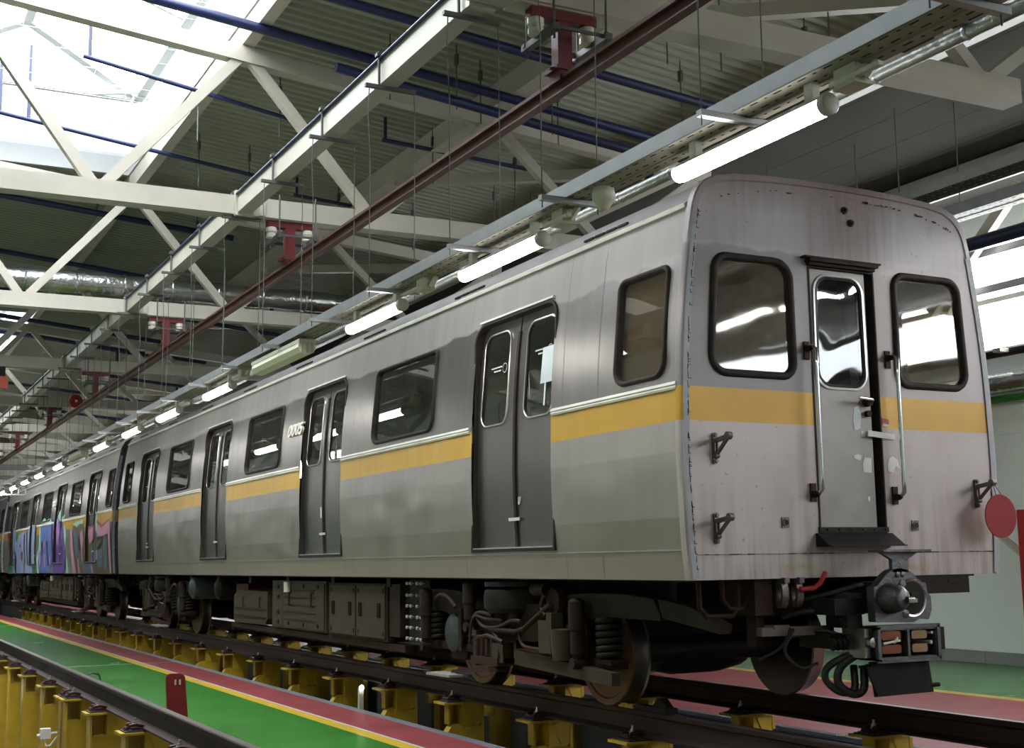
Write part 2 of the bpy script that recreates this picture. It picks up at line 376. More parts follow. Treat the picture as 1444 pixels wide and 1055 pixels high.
def tag(o, label, cat, group=None):
    o['label'] = label; o['category'] = cat
    if group: o['group'] = group
    return o
def struct(mb, name, mats, smooth=0, **kw):
    o = mb.build(name, mats, None, smooth, **kw); o['kind'] = 'structure'; return o
def dup(root, loc=None, label=None, skip=()):
    kids = {}
    for o in bpy.data.objects:
        if o.parent: kids.setdefault(o.parent.name, []).append(o)
    def rec(o, par):
        c = o.copy(); COL.objects.link(c)
        if par is not None: c.parent = par
        for ch in kids.get(o.name, []):
            if ch.get('once'): continue
            rec(ch, c)
        return c
    r = rec(root, None)
    if loc is not None: r.location = loc
    if label: r['label'] = label
    return r
ORD = ['first', 'second', 'third', 'fourth', 'fifth', 'sixth', 'seventh', 'eighth', 'ninth', 'tenth', 'eleventh', 'twelfth', 'thirteenth', 'fourteenth', 'fifteenth',
       'sixteenth', 'seventeenth', 'eighteenth', 'nineteenth', 'twentieth', 'twenty-first', 'twenty-second', 'twenty-third', 'twenty-fourth', 'twenty-fifth', 'twenty-sixth', 'twenty-seventh', 'twenty-eighth']
def rounded(pts, r, n=5):
    out = []; N = len(pts)
    for i in range(N):
        p = Vector(pts[i]); a = Vector(pts[i-1]); b = Vector(pts[(i+1) % N])
        rr = r[i] if isinstance(r, (list, tuple)) else r
        if rr <= 0: out.append((p.x, p.y)); continue
        da = (a-p).normalized(); db = (b-p).normalized(); ang = math.acos(max(-1, min(1, da.dot(db)))); t_ = rr/math.tan(ang/2)
        c = p+(da+db).normalized()*(rr/math.sin(ang/2)); s0 = p+da*t_-c; s1 = p+db*t_-c
        a0 = math.atan2(s0.y, s0.x); a1 = math.atan2(s1.y, s1.x); d = (a1-a0+PI) % (2*PI)-PI
        for k in range(n+1):
            th = a0+d*k/n; out.append((c.x+rr*math.cos(th), c.y+rr*math.sin(th)))
    return out
def rrect(u0, u1, v0, v1, r, n=5): return rounded([(u0, v0), (u1, v0), (u1, v1), (u0, v1)], r, n)
def sheet(S, outer, holes, name, mats, parent, cut_u=(), cut_v=(), d=0., label=None, smooth=50, nrm=None, **kw):
    polys = [outer]+list(holes); vs = [Vector((p[0], p[1], 0)) for q in polys for p in q]
    tris = tessellate_polygon([[Vector((p[0], p[1], 0)) for p in q] for q in polys])
    bm = bmesh.new(); bv = [bm.verts.new(v) for v in vs]
    for t in tris:
        try: bm.faces.new([bv[i] for i in t])
        except ValueError: pass
    for k, cuts in ((0, cut_u), (1, cut_v)):
        for c in cuts:
            co = [0, 0, 0]; no = [0, 0, 0]; co[k] = c; no[k] = 1
            bmesh.ops.bisect_plane(bm, geom=bm.verts[:]+bm.edges[:]+bm.faces[:], plane_co=co, plane_no=no)
    for v in bm.verts: v.co = S(v.co.x, v.co.y, d)
    bmesh.ops.recalc_face_normals(bm, faces=bm.faces)
    if nrm:
        bm.faces.ensure_lookup_table(); f = max(bm.faces, key=lambda q: q.calc_area())
        if f.normal.dot(nrm(f.calc_center_median())) < 0: bmesh.ops.reverse_faces(bm, faces=bm.faces[:])
        for f in bm.faces:
            f.normal_update()
            if f.normal.dot(nrm(f.calc_center_median())) < 0: f.normal_flip()
    me = bpy.data.meshes.new(name); bm.to_mesh(me); bm.free()
    for m_ in (mats if isinstance(mats, (list, tuple)) else [mats]): me.materials.append(MATS[m_])
    me.polygons.foreach_set('use_smooth', [True]*len(me.polygons)); me.set_sharp_from_angle(angle=math.radians(smooth))
    if nrm: me.normals_split_custom_set_from_vertices([nrm(v.co) for v in me.vertices])
    return obj(name, me, parent, label, **kw)
# ------------------------------------------------------------------ metro car
CL = 18.38
PROF = [(.93, 1.312), (1.03, 1.320), (1.12, 1.328), (1.28, 1.336), (1.45, 1.343), (1.6, 1.348), (1.75, 1.350), (1.92, 1.346), (2.03, 1.343), (2.15, 1.340), (2.3, 1.333),
        (2.45, 1.323), (2.58, 1.312), (2.7, 1.299), (2.83, 1.283), (2.95, 1.266), (3.05, 1.252), (3.15, 1.236), (3.25, 1.218), (3.33, 1.20)]
ROOF = [(1.20, 3.33), (1.178, 3.39), (1.145, 3.445), (1.09, 3.495), (1.01, 3.535), (.86, 3.56), (.6, 3.578), (.3, 3.588), (0, 3.592)]
def hw(z):
    if z <= PROF[0][0]: return PROF[0][1]
    for (a, x), (b, y) in zip(PROF, PROF[1:]):
        if z <= b: return x+(y-x)*(z-a)/(b-a)
    return PROF[-1][1]
SL = lambda y, z, d: Vector((-(hw(z)+d), y, z))
SR = lambda y, z, d: Vector((hw(z)+d, y, z))
def hn(s):
    def f(co):
        k = (hw(co.z+.06)-hw(max(.94, co.z-.06)))/(.06+co.z-max(.94, co.z-.06) if co.z > .95 else .08)
        return Vector((s, 0, -k)).normalized()
    return f
SF = lambda x, z, d: Vector((x, -d, z))
def flat(S, z0, z1):   # the same surface but straight between two heights (for panes)
    def f(y, z, d):
        a, b = S(y, z0, d), S(y, z1, d); return a+(b-a)*((z-z0)/(z1-z0))
    return f
def ring(mb, S, prof, outline, n=5):
    # prof: (inset, d) ; outline(inset) -> loop
    return mb.loops([[S(u, v, d) for u, v in outline(i)] for i, d in prof])
def pane(S, out, name, m, parent, d, z0, z1):
    F = flat(S, z0, z1); mb = MB(); mb.loops([[F(u, v, d) for u, v in out]], cap1=True)
    return mb.build(name, m, parent, 0)
def window(root, S, o, glass, label=None, g='gasket', name='side_window', th=.036):
    ys = [p[1] for p in o(0)]; z0, z1 = min(ys), max(ys)
    mb = MB(); ring(mb, S, [(0, .002), (.006, .018), (.014, .024), (th-.008, .022), (th, .012), (th+.003, -.03)], o)
    w_ = mb.build(name, g, root, 60, label)
    pane(S, o(th-.004), 'glass', glass, w_, -.006, z0, z1)
    return w_
WIN = [(.175, .80), (3.84, 5.34), (8.38, 9.88), (12.92, 14.42), (17.375, 18.03)]
DOORS = [1.69+4.54*k for k in range(4)]
DW = 1.355
def wo_(y0, y1): return lambda i: rounded([(y0+i, 2.212+i), (y1-i, 2.212+i), (y1-i, 2.972-i), (y0+i, 2.972-i)], [max(.02, .125-i), max(.02, .125-i), max(.02, .085-i), max(.02, .085-i)], 7)
def do_(y0): return lambda i: rounded([(y0+i, 1.165+i), (y0+DW-i, 1.165+i), (y0+DW-i, 3.005-i), (y0+i, 3.005-i)], [.006, .006, max(.02, .13-i), max(.02, .13-i)])
def wheel(mb, x, y, sgn, z=.385):
    # sgn -1: outer face looks to -X
    k = sgn
    mb.mi(0).lathe([(.385, k*.055), (.38, k*.068), (.335, k*.07), (.325, k*.06)], (x, y, z), 'X', 40)
    mb.mi(2).lathe([(.325, k*.055), (.30, k*.035), (.16, k*.03), (.14, k*.06), (.10, k*.075), (.01, k*.075)], (x, y, z), 'X', 32)
    mb.mi(1).lathe([(.384, k*.055), (.386, 0), (.39, -k*.03), (.398, -k*.056), (.412, -k*.064), (.40, -k*.075), (.33, -k*.075)], (x, y, z), 'X', 40)
def bogie(root, yc, front):
    fr = MB(); s = 1 if front else -1
    Y = lambda y: yc+s*(y-2.8)
    top = [(.62, .70), (.70, .80), (1.05, .825), (1.55, .825), (1.85, .81), (2.15, .73), (3.45, .73), (3.75, .81), (4.1, .825), (4.75, .82), (4.95, .72)]
    bot = [(4.95, .66), (4.4, .66), (4.0, .62), (3.55, .50), (3.2, .44), (2.4, .44), (2.05, .50), (1.75, .62), (1.3, .665), (.62, .66)]
    for x in (-1.14, 1.02): fr.prism([(Y(a), b) for a, b in (top+bot)], x, x+.12, 'X')
    fr.box(-1.0, 1.0, Y(2.8)-.35, Y(2.8)+.35, .48, .70)
    fr.box(-1.0, 1.0, Y(.75)-.06, Y(.75)+.06, .66, .80); fr.box(-1.0, 1.0, Y(4.85)-.06, Y(4.85)+.06, .66, .80)
    if front:
        fr.prism([(.66, .80), (.62, .68), (-.02, .60), (-.04, .655), (.3, .76)], -1.13, -1.05, 'X')
    b = fr.build('bogie', 'bogie', root, 30)
    for ya in (1.75, 3.85):
        for x in (-1, 1):
            m = MB(); wheel(m, x*.815, Y(ya), x); m.build('wheel', ['wheel_rim', 'wheel_tread', 'rusty_iron'], b, 40)
        MB().tube((-.74, Y(ya), .385), (.74, Y(ya), .385), .10, 16).build('axle', 'dark_iron', b, 40)
        MB().lathe([(.0, -.42), (.30, -.40), (.34, -.2), (.34, .2), (.30, .42), (.0, .44)], (.12, Y(ya)+s*(.34 if ya < 2.8 else -.34), .50), 'X', 20).build('motor', 'dark_iron', b, 40)
        # axle box, its round cover, the two coil springs
        MB().prism(rrect(Y(ya)-.17, Y(ya)+.17, .22, .56, .06), -1.10, -.93, 'X').box(-1.12, -1.0, Y(ya)-.5, Y(ya)+.5, .30, .365).build('axle_box', 'rusty_iron', b, 30)
        MB().lathe([(.0, -.05), (.145, -.05), (.165, -.035), (.165, .03), (.15, .04)], (-1.12, Y(ya), .45), 'X', 24).build('axle_cover', 'tank' if ya > 2.8 else 'rusty_iron', b, 40)
        for dy in (-.42, .42):
            m = MB(); pts = []
            for q in range(6*10+1):
                a = 2*PI*q/10; pts.append((-1.10+.082*math.cos(a), Y(ya)+dy+.082*math.sin(a), .375+.29*q/60))
            m.path(pts, .021, 6); m.build('coil_spring', 'dark_iron', b, 60)
            MB().box(-1.16, -1.0, Y(ya)+dy-.1, Y(ya)+dy+.1, .335, .37).build('spring_seat', 'rusty_iron', b, 0)
        MB().box(-1.17, -1.15, Y(ya)-.20, Y(ya)-.14, .30, .66).build('guide_bar', 'rusty_iron', b, 0)
    for y, z0, z1 in ((1.58, .33, .79), (3.37, .52, .90), (4.29, .32, .83)):
        m = MB(); c = (-1.22, Y(y), 0)
        m.lathe([(.0, z0), (.035, z0), (.04, z0+.06), (.05, z0+.07), (.05, (z0+z1)/2), (.06, (z0+z1)/2+.01), (.06, z1-.02), (.03, z1), (.0, z1+.01)], c, 'Z', 16)
        m.lathe([(.04, -.05), (.045, 0), (.04, .05)], (-1.22, Y(y), z0), 'X', 10)
        m.build('damper', 'bogie', b, 40)
    MB().lathe([(.30, .655), (.34, .69), (.35, .76), (.34, .83), (.29, .86), (.34, .865), (.34, .90), (.0, .91)], (-.98, Y(2.8), 0), 'Z', 28).build('air_bag', 'dark_iron', b, 40)
    MB().lathe([(.30, .655), (.34, .69), (.35, .76), (.34, .83), (.29, .86), (.34, .865), (.34, .90), (.0, .91)], (.98, Y(2.8), 0), 'Z', 28).build('air_bag', 'dark_iron', b, 40)
    MB().box(-1.2, -1.1, Y(2.66), Y(2.60), .68, .92).lathe([(.05, .0), (.05, .03), (.03, .07), (.0, .075)], (-1.18, Y(2.63), .60), 'Z', 10).build('levelling_rod', 'rusty_iron', b, 30)
    # brake unit: block with cylinder and lever
    m = MB(); m.box(-1.26, -1.12, Y(2.0)-.10, Y(2.0)+.09, .38, .62).box(-1.28, -1.18, Y(1.9)-.05, Y(1.9)+.03, .50, .68).lathe([(.0, -.12), (.08, -.12), (.09, .0), (.09, .1), (.0, .11)], (-1.2, Y(1.82), .46), 'Z', 14)
    m.build('brake_unit', 'bogie_pale', b, 30)
    m = MB(); m.lathe([(.0, -.1), (.045, -.1), (.045, .1), (.0, .1)], (-1.22, Y(2.12), .845), 'Y', 12).lathe([(.0, -.04), (.10, -.03), (.11, .03), (.0, .05)], (-1.18, Y(1.95), .76), 'X', 14)
    m.build('brake_cylinder', 'rusty_iron', b, 30)
    MB().path([(-1.24, Y(1.92), .74), (-1.25, Y(2.0), .70), (-1.24, Y(2.35), .545), (-1.24, Y(2.5), .515), (-1.24, Y(2.95), .52)], .022, 8).build('brake_pipe', 'rusty_iron', b, 60)
    # cables and hoses in front of the frame
    for k, (pts, r) in enumerate([([(3.25, .45), (3.28, .56), (3.22, .63), (3.1, .645), (2.9, .63)], .018), ([(3.2, .62), (3.1, .55), (2.95, .53), (2.75, .55), (2.55, .60), (2.4, .60)], .016),
                                  ([(3.3, .40), (3.26, .56), (3.18, .62), (3.0, .60), (2.7, .60)], .012), ([(2.45, .52), (2.43, .45), (2.35, .41), (2.1, .40)], .014), ([(4.0, .75), (3.9, .78), (3.75, .76), (3.6, .68)], .018),
                                  ([(2.0, .80), (2.05, .72), (1.98, .66)], .016), ([(2.9, .50), (2.8, .44), (2.78, .40), (2.9, .43)], .02)]):
        MB().path([(-1.235-.01*(k % 3), Y(a), z) for a, z in pts], r, 7, sm=5).build('hose', 'cable_brown', b, 60)
    # wooden collector beam, collector shoe gear and its pale shoe
    MB().prism([(Y(1.15), .29), (Y(1.15), .20), (Y(2.6), .26), (Y(2.6), .37)], -1.2, -1.13, 'X').build('collector_beam', 'bogie_pale', b, 0)
    m = MB(); m.box(-1.3, -1.1, Y(2.95)-.24, Y(2.95)+.24, .24, .30).box(-1.26, -1.18, Y(3.2)-.03, Y(3.2)+.03, .22, .50).box(-1.27, -1.15, Y(2.78)-.07, Y(2.78)+.07, .26, .42)
    for q in range(4): m.lathe([(.0, 0), (.026, 0), (.026, .17), (.0, .18)], (-1.25, Y(2.88+.09*q), .27), 'Z', 8)
    m.path([(-1.25, Y(3.25), .46), (-1.24, Y(3.12), .45), (-1.26, Y(2.95), .47), (-1.25, Y(2.7), .43)], .018, 6)
    m.prism([(Y(2.72), .20), (Y(2.75), .24), (Y(3.45), .17), (Y(3.45), .145)], -1.36, -1.2, 'X')
    g = m.build('current_collector', 'cable_brown', b, 30)
    MB().prism([(Y(3.25), .125), (Y(3.25), .145), (Y(3.72), .14), (Y(3.72), .12)], -1.47, -1.3, 'X').build('collector_shoe', 'shoe_grey', g, 0)
    MB().box(-1.285, -1.275, Y(2.74)-.10, Y(2.74)+.09, .27, .41).lathe([(.0, -.015), (.05, -.015), (.05, .01)], (-1.285, Y(2.74), .34), 'X', 12).build('shoe_holder', 'bogie_pale', g, 0)
    return b
def fit_y(y0, y1): return [y0+(y1-y0)*k/ max(1, round((y1-y0)/.9)) for k in range(1, max(1, round((y1-y0)/.9)))]

def make_car():
    root = thing('metro_car', 'grey steel metro car with yellow stripe, its blunt cab end at the front', 'train car', (0, 0, 0))
    zc = [z for z, _ in PROF[1:-1]]
    outer = [(0, .93), (CL, .93), (CL, 3.33), (0, 3.33)]
    holes = [wo_(*w_)(.010) for w_ in WIN]+[do_(y)(0) for y in DOORS]
    # side skins are built in the lengths between the vertical panel joints
    for S, lab in ((SL, None), (SR, 'far side of the car body')):
        sheet(S, outer, holes, 'side_wall', 'side', root, cut_u=[.5*k for k in range(1, 37)], cut_v=zc, label=lab, nrm=hn(-1 if S is SL else 1))
    mb = MB()
    for y in [1.02, 1.52, 3.2, 5.9, 6.12, 7.72, 10.3, 10.6, 12.3, 14.9, 15.2, 16.75]:
        for z0, z1 in ((2.18, 3.32), (.94, 1.10)):
            zz = [z0+(z1-z0)*k/8 for k in range(9)]
            mb.loops([[SL(y-.0025, z, .002) for z in zz], [SL(y+.0025, z, .002) for z in zz]], close=False)
    mb.build('panel_joints', 'hook_iron', root, 0, kind='stuff')
    mb = MB(); mb.box(-1.331, -1.322, .01, CL-.01, 1.112, 1.122); mb.build('skirt_seam', 'galv', root, 0)
    # roof and drip rail
    prof = [(-x, z) for x, z in ROOF]+[(x, z) for x, z in reversed(ROOF[:-1])]
    mb = MB(); mb.loops([[(x, y, z) for x, z in prof] for y in (0.0, 6, 12, CL)], close=False); mb.build('roof', 'roof_grey', root, 60)
    for sx in (-1, 1):
        mb = MB(); mb.prism([(sx*1.195, 3.325), (sx*1.222, 3.32), (sx*1.226, 3.345), (sx*1.20, 3.362)], .07, CL-.07, 'Y'); mb.build('drip_rail', 'trim_white' if sx < 0 else 'roof_grey', root, 0)
    for y in [.82+2.28*k for k in range(8)]:
        mb = MB()
        for k in range(4): mb.box(-1.186, -1.170, y+.155*k, y+.155*k+.13, 3.392, 3.408)
        mb.build('roof_vent', 'rubber', root, 0)
    # belt moulding between the doors
    edges = [.045]+[v for y in DOORS for v in (y-.026, y+DW+.026)]+[CL-.02]
    for a, b in zip(edges[::2], edges[1::2]):
        for S, q in ((SL, 0), (SR, 1)):
            mb = MB(); c = [(2.122, 0), (2.122, .014), (2.136, .020), (2.146, .012), (2.153, .022), (2.170, .018), (2.176, 0)]
            mb.loops([[S(y, z, d) for z, d in c] for y in (a, b)], close=True, cap0=True, cap1=True)
            mb.build('belt_moulding', 'trim_white', root, 0)
    # windows
    for k, (a, b) in enumerate(WIN):
        window(root, SL, wo_(a, b), 'glass_side'); window(root, SR, wo_(a, b), 'glass_side', 'window on the far side')
    # doors
    for k, y in enumerate(DOORS):
        for S in (SL, SR):
            o = do_(y); mb = MB(); ring(mb, S, [(-.028, .001), (-.026, .016), (-.004, .016), (0, .010), (.002, -.07)], o)
            d = mb.build('passenger_door', 'gasket', root, 50, None if S is SL else 'door on the far side')
            if S is SL:
                mb = MB(); mb.loops([[S(u, z, dd) for z, dd in ((3.035, 0), (3.035, .022), (3.052, .022), (3.052, 0))] for u in (y+.05, y+DW-.05)], cap0=True, cap1=True); mb.build('door_drip_strip', 'trim_white', d, 0)
            mid = y+DW/2
            for a, b, w0, w1 in ((y-.02, mid-.012, y+.075, mid-.15), (mid+.012, y+DW+.02, mid+.15, y+DW-.075)):
                wl = lambda i, w0=w0, w1=w1: rrect(w0+i, w1-i, 2.165+i, 2.92-i, max(.02, .10-i))
                sheet(S, [(a, 1.15), (b, 1.15), (b, 3.02), (a, 3.02)], [wl(.0)], 'door_leaf', 'door_steel', d, cut_v=zc, d=-.058, nrm=hn(-1 if S is SL else 1))
                if S is SL:
                    mb = MB(); ring(mb, S, [(-.016, -.058), (-.012, -.046), (-.002, -.044), (.004, -.05)], wl); mb.build('window_frame', 'bright_steel', d, 50)
                    mb = MB(); ring(mb, S, [(.0, -.05), (.004, -.046), (.014, -.05), (.016, -.062)], wl); mb.build('window_gasket', 'rubber', d, 50)
                pane(S, wl(.008), 'glass', 'glass_side', d, -.055, 2.165, 2.92)
            mb = MB(); zz = [1.17+.19*k for k in range(10)]; mb.loops([[S(mid+du, z, dd) for du, dd in ((-.022, -.058), (-.018, -.042), (.018, -.042), (.022, -.058))] for z in zz], close=False)
            mb.build('door_seal', 'gasket', d, 40)
            if S is SL:
                mb = MB(); mb.box(-1.345, -1.26, y+.01, y+DW-.01, 1.158, 1.172); mb.build('threshold', 'bright_steel', d, 0)
                F = lambda u0, u1, z0, z1, dd: [SL(u, z, dd) for u, z in ((u0, z0), (u1, z0), (u1, z1), (u0, z1))]
                mb = MB(); mb.loops([F(mid-.085, mid+.10, 1.375, 1.40, -.04), F(mid-.085, mid+.10, 1.375, 1.40, -.036)], cap1=True); mb.build('paper_strip', 'paper', d, 0, 'white paper strip across the leaves')
                if k == 0: mb = MB(); mb.loops([F(mid-.075, mid-.045, 1.50, 1.515, -.05), F(mid-.095, mid-.05, 1.53, 1.555, -.05), F(mid-.10, mid-.06, 1.555, 1.56, -.05)], cap1=True)
                if k == 1: mb = MB(); mb.loops([F(mid+.05, mid+.09, 1.56, 1.68, -.052), F(mid+.05, mid+.09, 1.56, 1.68, -.05)], cap1=True)
                if k == 3: mb = MB(); mb.loops([F(mid-.06, mid+.06, 1.44, 1.46, -.04), F(mid-.06, mid+.06, 1.44, 1.46, -.036)], cap1=True)
                if k != 2: mb.build('paper_scrap', 'paper', d, 0)
                mb = MB(); mb.loops([F(mid+.03, mid+.05, 1.26, 1.31, -.055), F(mid+.03, mid+.05, 1.26, 1.31, -.0535)], cap1=True); mb.build('reflector', 'reflector_orange', d, 0)
                if k == 0:
                    # round emblem and two lines of lettering, too small to read, on each pane
                    for e0, zz0 in ((y+.16, 2.66), (mid+.24, 2.62)):
                        mb = MB(); FS = flat(SL, 2.165, 2.92)
                        mb.loops([[FS(e0+r*math.cos(a), zz0+r*math.sin(a), -.051) for a in [2*PI*q/20 for q in range(20)]] for r in (.040, .036)])
                        for a, b, z in ((.05, .24, .012), (.07, .19, -.018)):
                            t_ = a
                            while t_ < b:
                                mb.loops([[FS(u, v, -.051) for u, v in ((e0+t_, zz0+z), (e0+t_+.013, zz0+z), (e0+t_+.013, zz0+z+.011), (e0+t_, zz0+z+.011))]], cap1=True); t_ += .018
                        mb.build('window_emblem', 'paper', d, 0)
    # car number, raised figures beside the second window
    cu = bpy.data.curves.new('figures', 'FONT'); cu.body = '0005'; cu.size = .21; cu.extrude = .015; cu.shear = .22; cu.offset = .004
    tmp = bpy.data.objects.new('figures', cu); COL.objects.link(tmp); bpy.context.view_layer.update()
    me = bpy.data.meshes.new_from_object(tmp.evaluated_get(bpy.context.evaluated_depsgraph_get())); bpy.data.objects.remove(tmp)
    x0, x1 = min(v.co.x for v in me.vertices), max(v.co.x for v in me.vertices)
    for v in me.vertices:
        u = 8.07-(v.co.x-x0)/(x1-x0)*.54; z = 2.545+v.co.y*.92; v.co = SL(u, z, .012+v.co.z)
    me.materials.clear(); me.materials.append(MATS['trim_white']); o = obj('car_number', me, root, 'raised steel figures 0005')
    # end walls
    outl = [(-x, z) for z, x in PROF]+[(-x, z) for x, z in ROOF[1:-1]]+[(0, 3.592)]+[(x, z) for x, z in reversed(ROOF[1:-1])]+[(x, z) for z, x in reversed(PROF)]
    lw = lambda i: rounded([(-1.142+i, 2.212+i), (-.418-i, 2.212+i), (-.422-i, 3.032-i), (-1.082+i, 3.032-i)], [max(.02, r-i) for r in (.14, .12, .15, .13)], 8)
    rw = lambda i: rounded([(.438+i, 2.205+i), (1.142-i, 2.205+i), (1.098-i, 3.032-i), (.445+i, 3.032-i)], [max(.02, r-i) for r in (.12, .14, .13, .12)], 8)
    dh = [(-.288, 1.215), (.288, 1.215), (.285, 3.0), (-.285, 3.0)]
    ff = sheet(SF, outl, [lw(.01), rw(.01), dh], 'front_wall', 'front', root, cut_u=[-.9, -.6, 0, .6, .9], cut_v=[1.2, 1.6, 2.1, 2.6, 3.05, 3.3])
    mb = MB()
    def off(i): return [(p[0]*(1-i/1.3), p[1] if p[1] < 1 else p[1]-i*(p[1]-2.2)/1.3*1.0) for p in outl]
    ring(mb, SF, [(-.012, -.06), (-.012, -.004), (-.004, .006), (.03, .008), (.036, .001)], off); mb.build('front_rim', 'front', root, 40)
    for s_ in (-1, 1):
        mb = MB(); zz = [.94+.09*k for k in range(26)]; mb.loops([[(s_*(hw(z)-w_), -.0085, z) for z in zz] for w_ in (.004, .05)], close=False); mb.build('corner_strip', 'corner_paint', root, 0, 'pale flaking strip down the front corner')
    mb = MB()
    for q in range(90):
        z = .95+2.35*random.random(); x = -hw(z)+.035+.006*random.random(); l = .01+.035*random.random(); mb.box(x, x+.004, -.0095, -.008, z, z+l)
        if random.random() < .45: mb.box(x, x+.01+.015*random.random(), -.0095, -.008, z, z+.004)
    for q in range(70):
        x = random.uniform(-1.0, 1.1); x = max(x, .25) if random.random() < .7 else x; z = 3.5-.14*(abs(x)/1.1)**3+random.uniform(-.006, .006); mb.box(x, x+.02*random.random()+.006, -.0105, -.008, z-.006*random.random(), z+.004)
    for q in range(40):
        x = random.uniform(.3, 1.28) if q < 24 else random.uniform(-1.25, -.1); mb.box(x, x+.01+.04*random.random(), -.004, -.001, 1.083, 1.089)
    mb.build('paint_cracks', 'rusty_iron', root, 0, kind='stuff')
    mb = MB(); mb.box(-1.27, 1.27, -.003, .0, 1.083, 1.088); mb.build('front_seam', 'hook_iron', root, 0)
    rw_ = sheet(lambda x, z, d: Vector((x, CL+d, z)), outl, [], 'rear_wall', 'dark_end', root)
    # floor, ceiling and fittings inside
    mb = MB(); mb.box(-1.29, 1.29, .02, CL-.02, .96, 1.15); mb.build('car_floor', 'interior', root, 0)
    mb = MB(); mb.box(-1.19, 1.19, .05, CL-.05, 3.26, 3.29); mb.build('car_ceiling', 'interior', root, 0)
    mb = MB(); pr = [(hw(z)-.02, z) for z in (1.15, 1.6, 2.1, 2.6, 3.0, 3.25)]
    for s_ in (-1, 1): mb.prism([(s_*.35, 1.15)]+[(s_*x, z) for x, z in pr]+[(s_*.35, 3.25)], 1.38, 1.41, 'Y')
    mb.box(-.35, .35, 1.38, 1.41, 2.9, 3.25); mb.build('cab_bulkhead', 'cab_brown', root, 0)
    mb = MB(); mb.loops([[(-(hw(z)-.06), y, z) for z in (2.05, 2.3, 2.6, 2.9, 3.1)] for y in (.10, .95)], close=False); mb.build('cab_blind', 'cab_brown', root, 40, 'brown blind inside the cab side window')
    mb = MB(); mb.box(-.34, .34, 1.385, 1.405, 1.15, 2.9); mb.build('cab_rear_door', 'cab_brown', root, 0)
    mb = MB(); mb.prism([(.06, 1.15), (.55, 1.15), (.55, 2.0), (.30, 2.12), (.06, 2.12)], -1.25, -.42, 'X'); mb.build('driver_desk', 'interior', root, 0)
    mb = MB(); mb.box(-1.2, -.72, .85, 1.25, 1.55, 1.65).box(-1.2, -.72, 1.2, 1.27, 1.65, 2.25).tube((-.96, 1.05, 1.15), (-.96, 1.05, 1.55), .05); mb.build('driver_seat', 'seat', root, 0)
    mb = MB(); mb.box(-.46, -.44, .05, 1.2, 2.2, 3.1); mb.build('cab_post', 'cream', root, 0)
    for y in (3.15, 7.7, 12.25):
        for sx in (-1, 1):
            mb = MB(); mb.box(min(sx*.78, sx*1.27), max(sx*.78, sx*1.27), y+.05, y+3.0, 1.5, 1.62).box(min(sx*1.17, sx*1.27), max(sx*1.17, sx*1.27), y+.05, y+3.0, 1.62, 2.05); mb.build('bench_seat', 'seat', root, 0)
            mb = MB(); mb.tube((sx*.75, y, 1.15), (sx*.75, y, 3.25), .018); mb.build('grab_pole', 'chrome', root, 40)
    FS = flat(SL, 2.165, 2.92); mb = MB(); mb.loops([[FS(u, z, -.050) for u, z in ((1.79, 2.405), (1.98, 2.405), (1.965, 2.685), (1.775, 2.685))]], cap1=True); mb.build('pale_patch', 'blind', root, 0, 'pale blank patch on the first door window', once=1)  # pale flat patch laid on the pane, with a strip below it
    mb = MB(); mb.loops([[FS(u, z, -.050) for u, z in ((1.885, 2.23), (1.91, 2.23), (1.91, 2.405), (1.885, 2.405))]], cap1=True); mb.build('white_strip', 'blind', root, 0, 'narrow pale strip below the patch', once=1)
    # cab windows and door
    window(root, SF, lw, 'glass_front', 'left cab window', name='front_window', th=.05); window(root, SF, rw, 'glass_front', 'right cab window', name='front_window', th=.05)
    mb = MB(); ring(mb, SF, [(0, .0), (0, .006), (.012, .006), (.014, -.12)], lambda i: [(-.292+i, 1.211+i), (.292-i, 1.211+i), (.289-i, 3.004-i), (-.289+i, 3.004-i)])
    cdr = mb.build('cab_door', 'gasket', root, 0)
    dw = lambda i: rounded([(-.235+i, 2.19+i), (.19-i, 2.19+i), (.185-i, 2.945-i), (-.222+i, 2.945-i)], max(.02, .11-i), 8)
    sheet(SF, [(-.286, 1.22), (.226, 1.22), (.224, 2.998), (-.283, 2.998)], [dw(0)], 'door_leaf', 'cab_door', cdr, d=-.02)
    mb = MB(); mb.box(.226, .286, .10, .12, 1.22, 3.0).box(-.286, .226, .022, .06, 1.22, 1.26); mb.build('door_gap_shade', 'rubber', cdr, 0)  # dark backing sheets that paint the shade inside the open gap
    mb = MB(); ring(mb, SF, [(-.02, -.02), (-.016, -.008), (-.002, -.006), (.003, -.012)], dw); mb.build('window_frame', 'bright_steel', cdr, 50)
    mb = MB(); ring(mb, SF, [(0, -.012), (.004, -.006), (.02, -.010), (.024, -.03)], dw); mb.build('window_gasket', 'rubber', cdr, 50)
    pane(SF, dw(.018), 'glass', 'glass_door', cdr, -.018, 2.19, 2.945)
    mb = MB(); mb.lathe([(.0, -.02), (.03, -.02), (.034, .03), (.0, .03)], (.185, .0, 2.10), 'Y', 14).lathe([(.0, -.01), (.022, -.01), (.022, .03)], (.185, .0, 2.02), 'Y', 12); mb.build('lock', 'rusty_iron', cdr, 30)
    mb = MB(); mb.path([(.185, -.005, 2.105), (.185, -.05, 2.105), (.16, -.065, 2.107), (.04, -.075, 2.115)], .012, 8); mb.build('handle', 'chrome', cdr, 60)
    mb = MB(); mb.box(-.31, .29, -.06, .0, 3.025, 3.045).box(-.345, .325, -.05, .0, 3.05, 3.062).box(-.30, .28, -.035, 0, 3.005, 3.025); mb.build('door_canopy', 'rusty_iron', root, 0)
    mb = MB(); mb.prism([(0, 1.215), (-.015, 1.215), (-.13, 1.135), (-.15, 1.135), (-.15, 1.128), (0, 1.128)], -.325, .325, 'X'); mb.box(-.3, .3, -.012, 0, 1.22, 1.255)
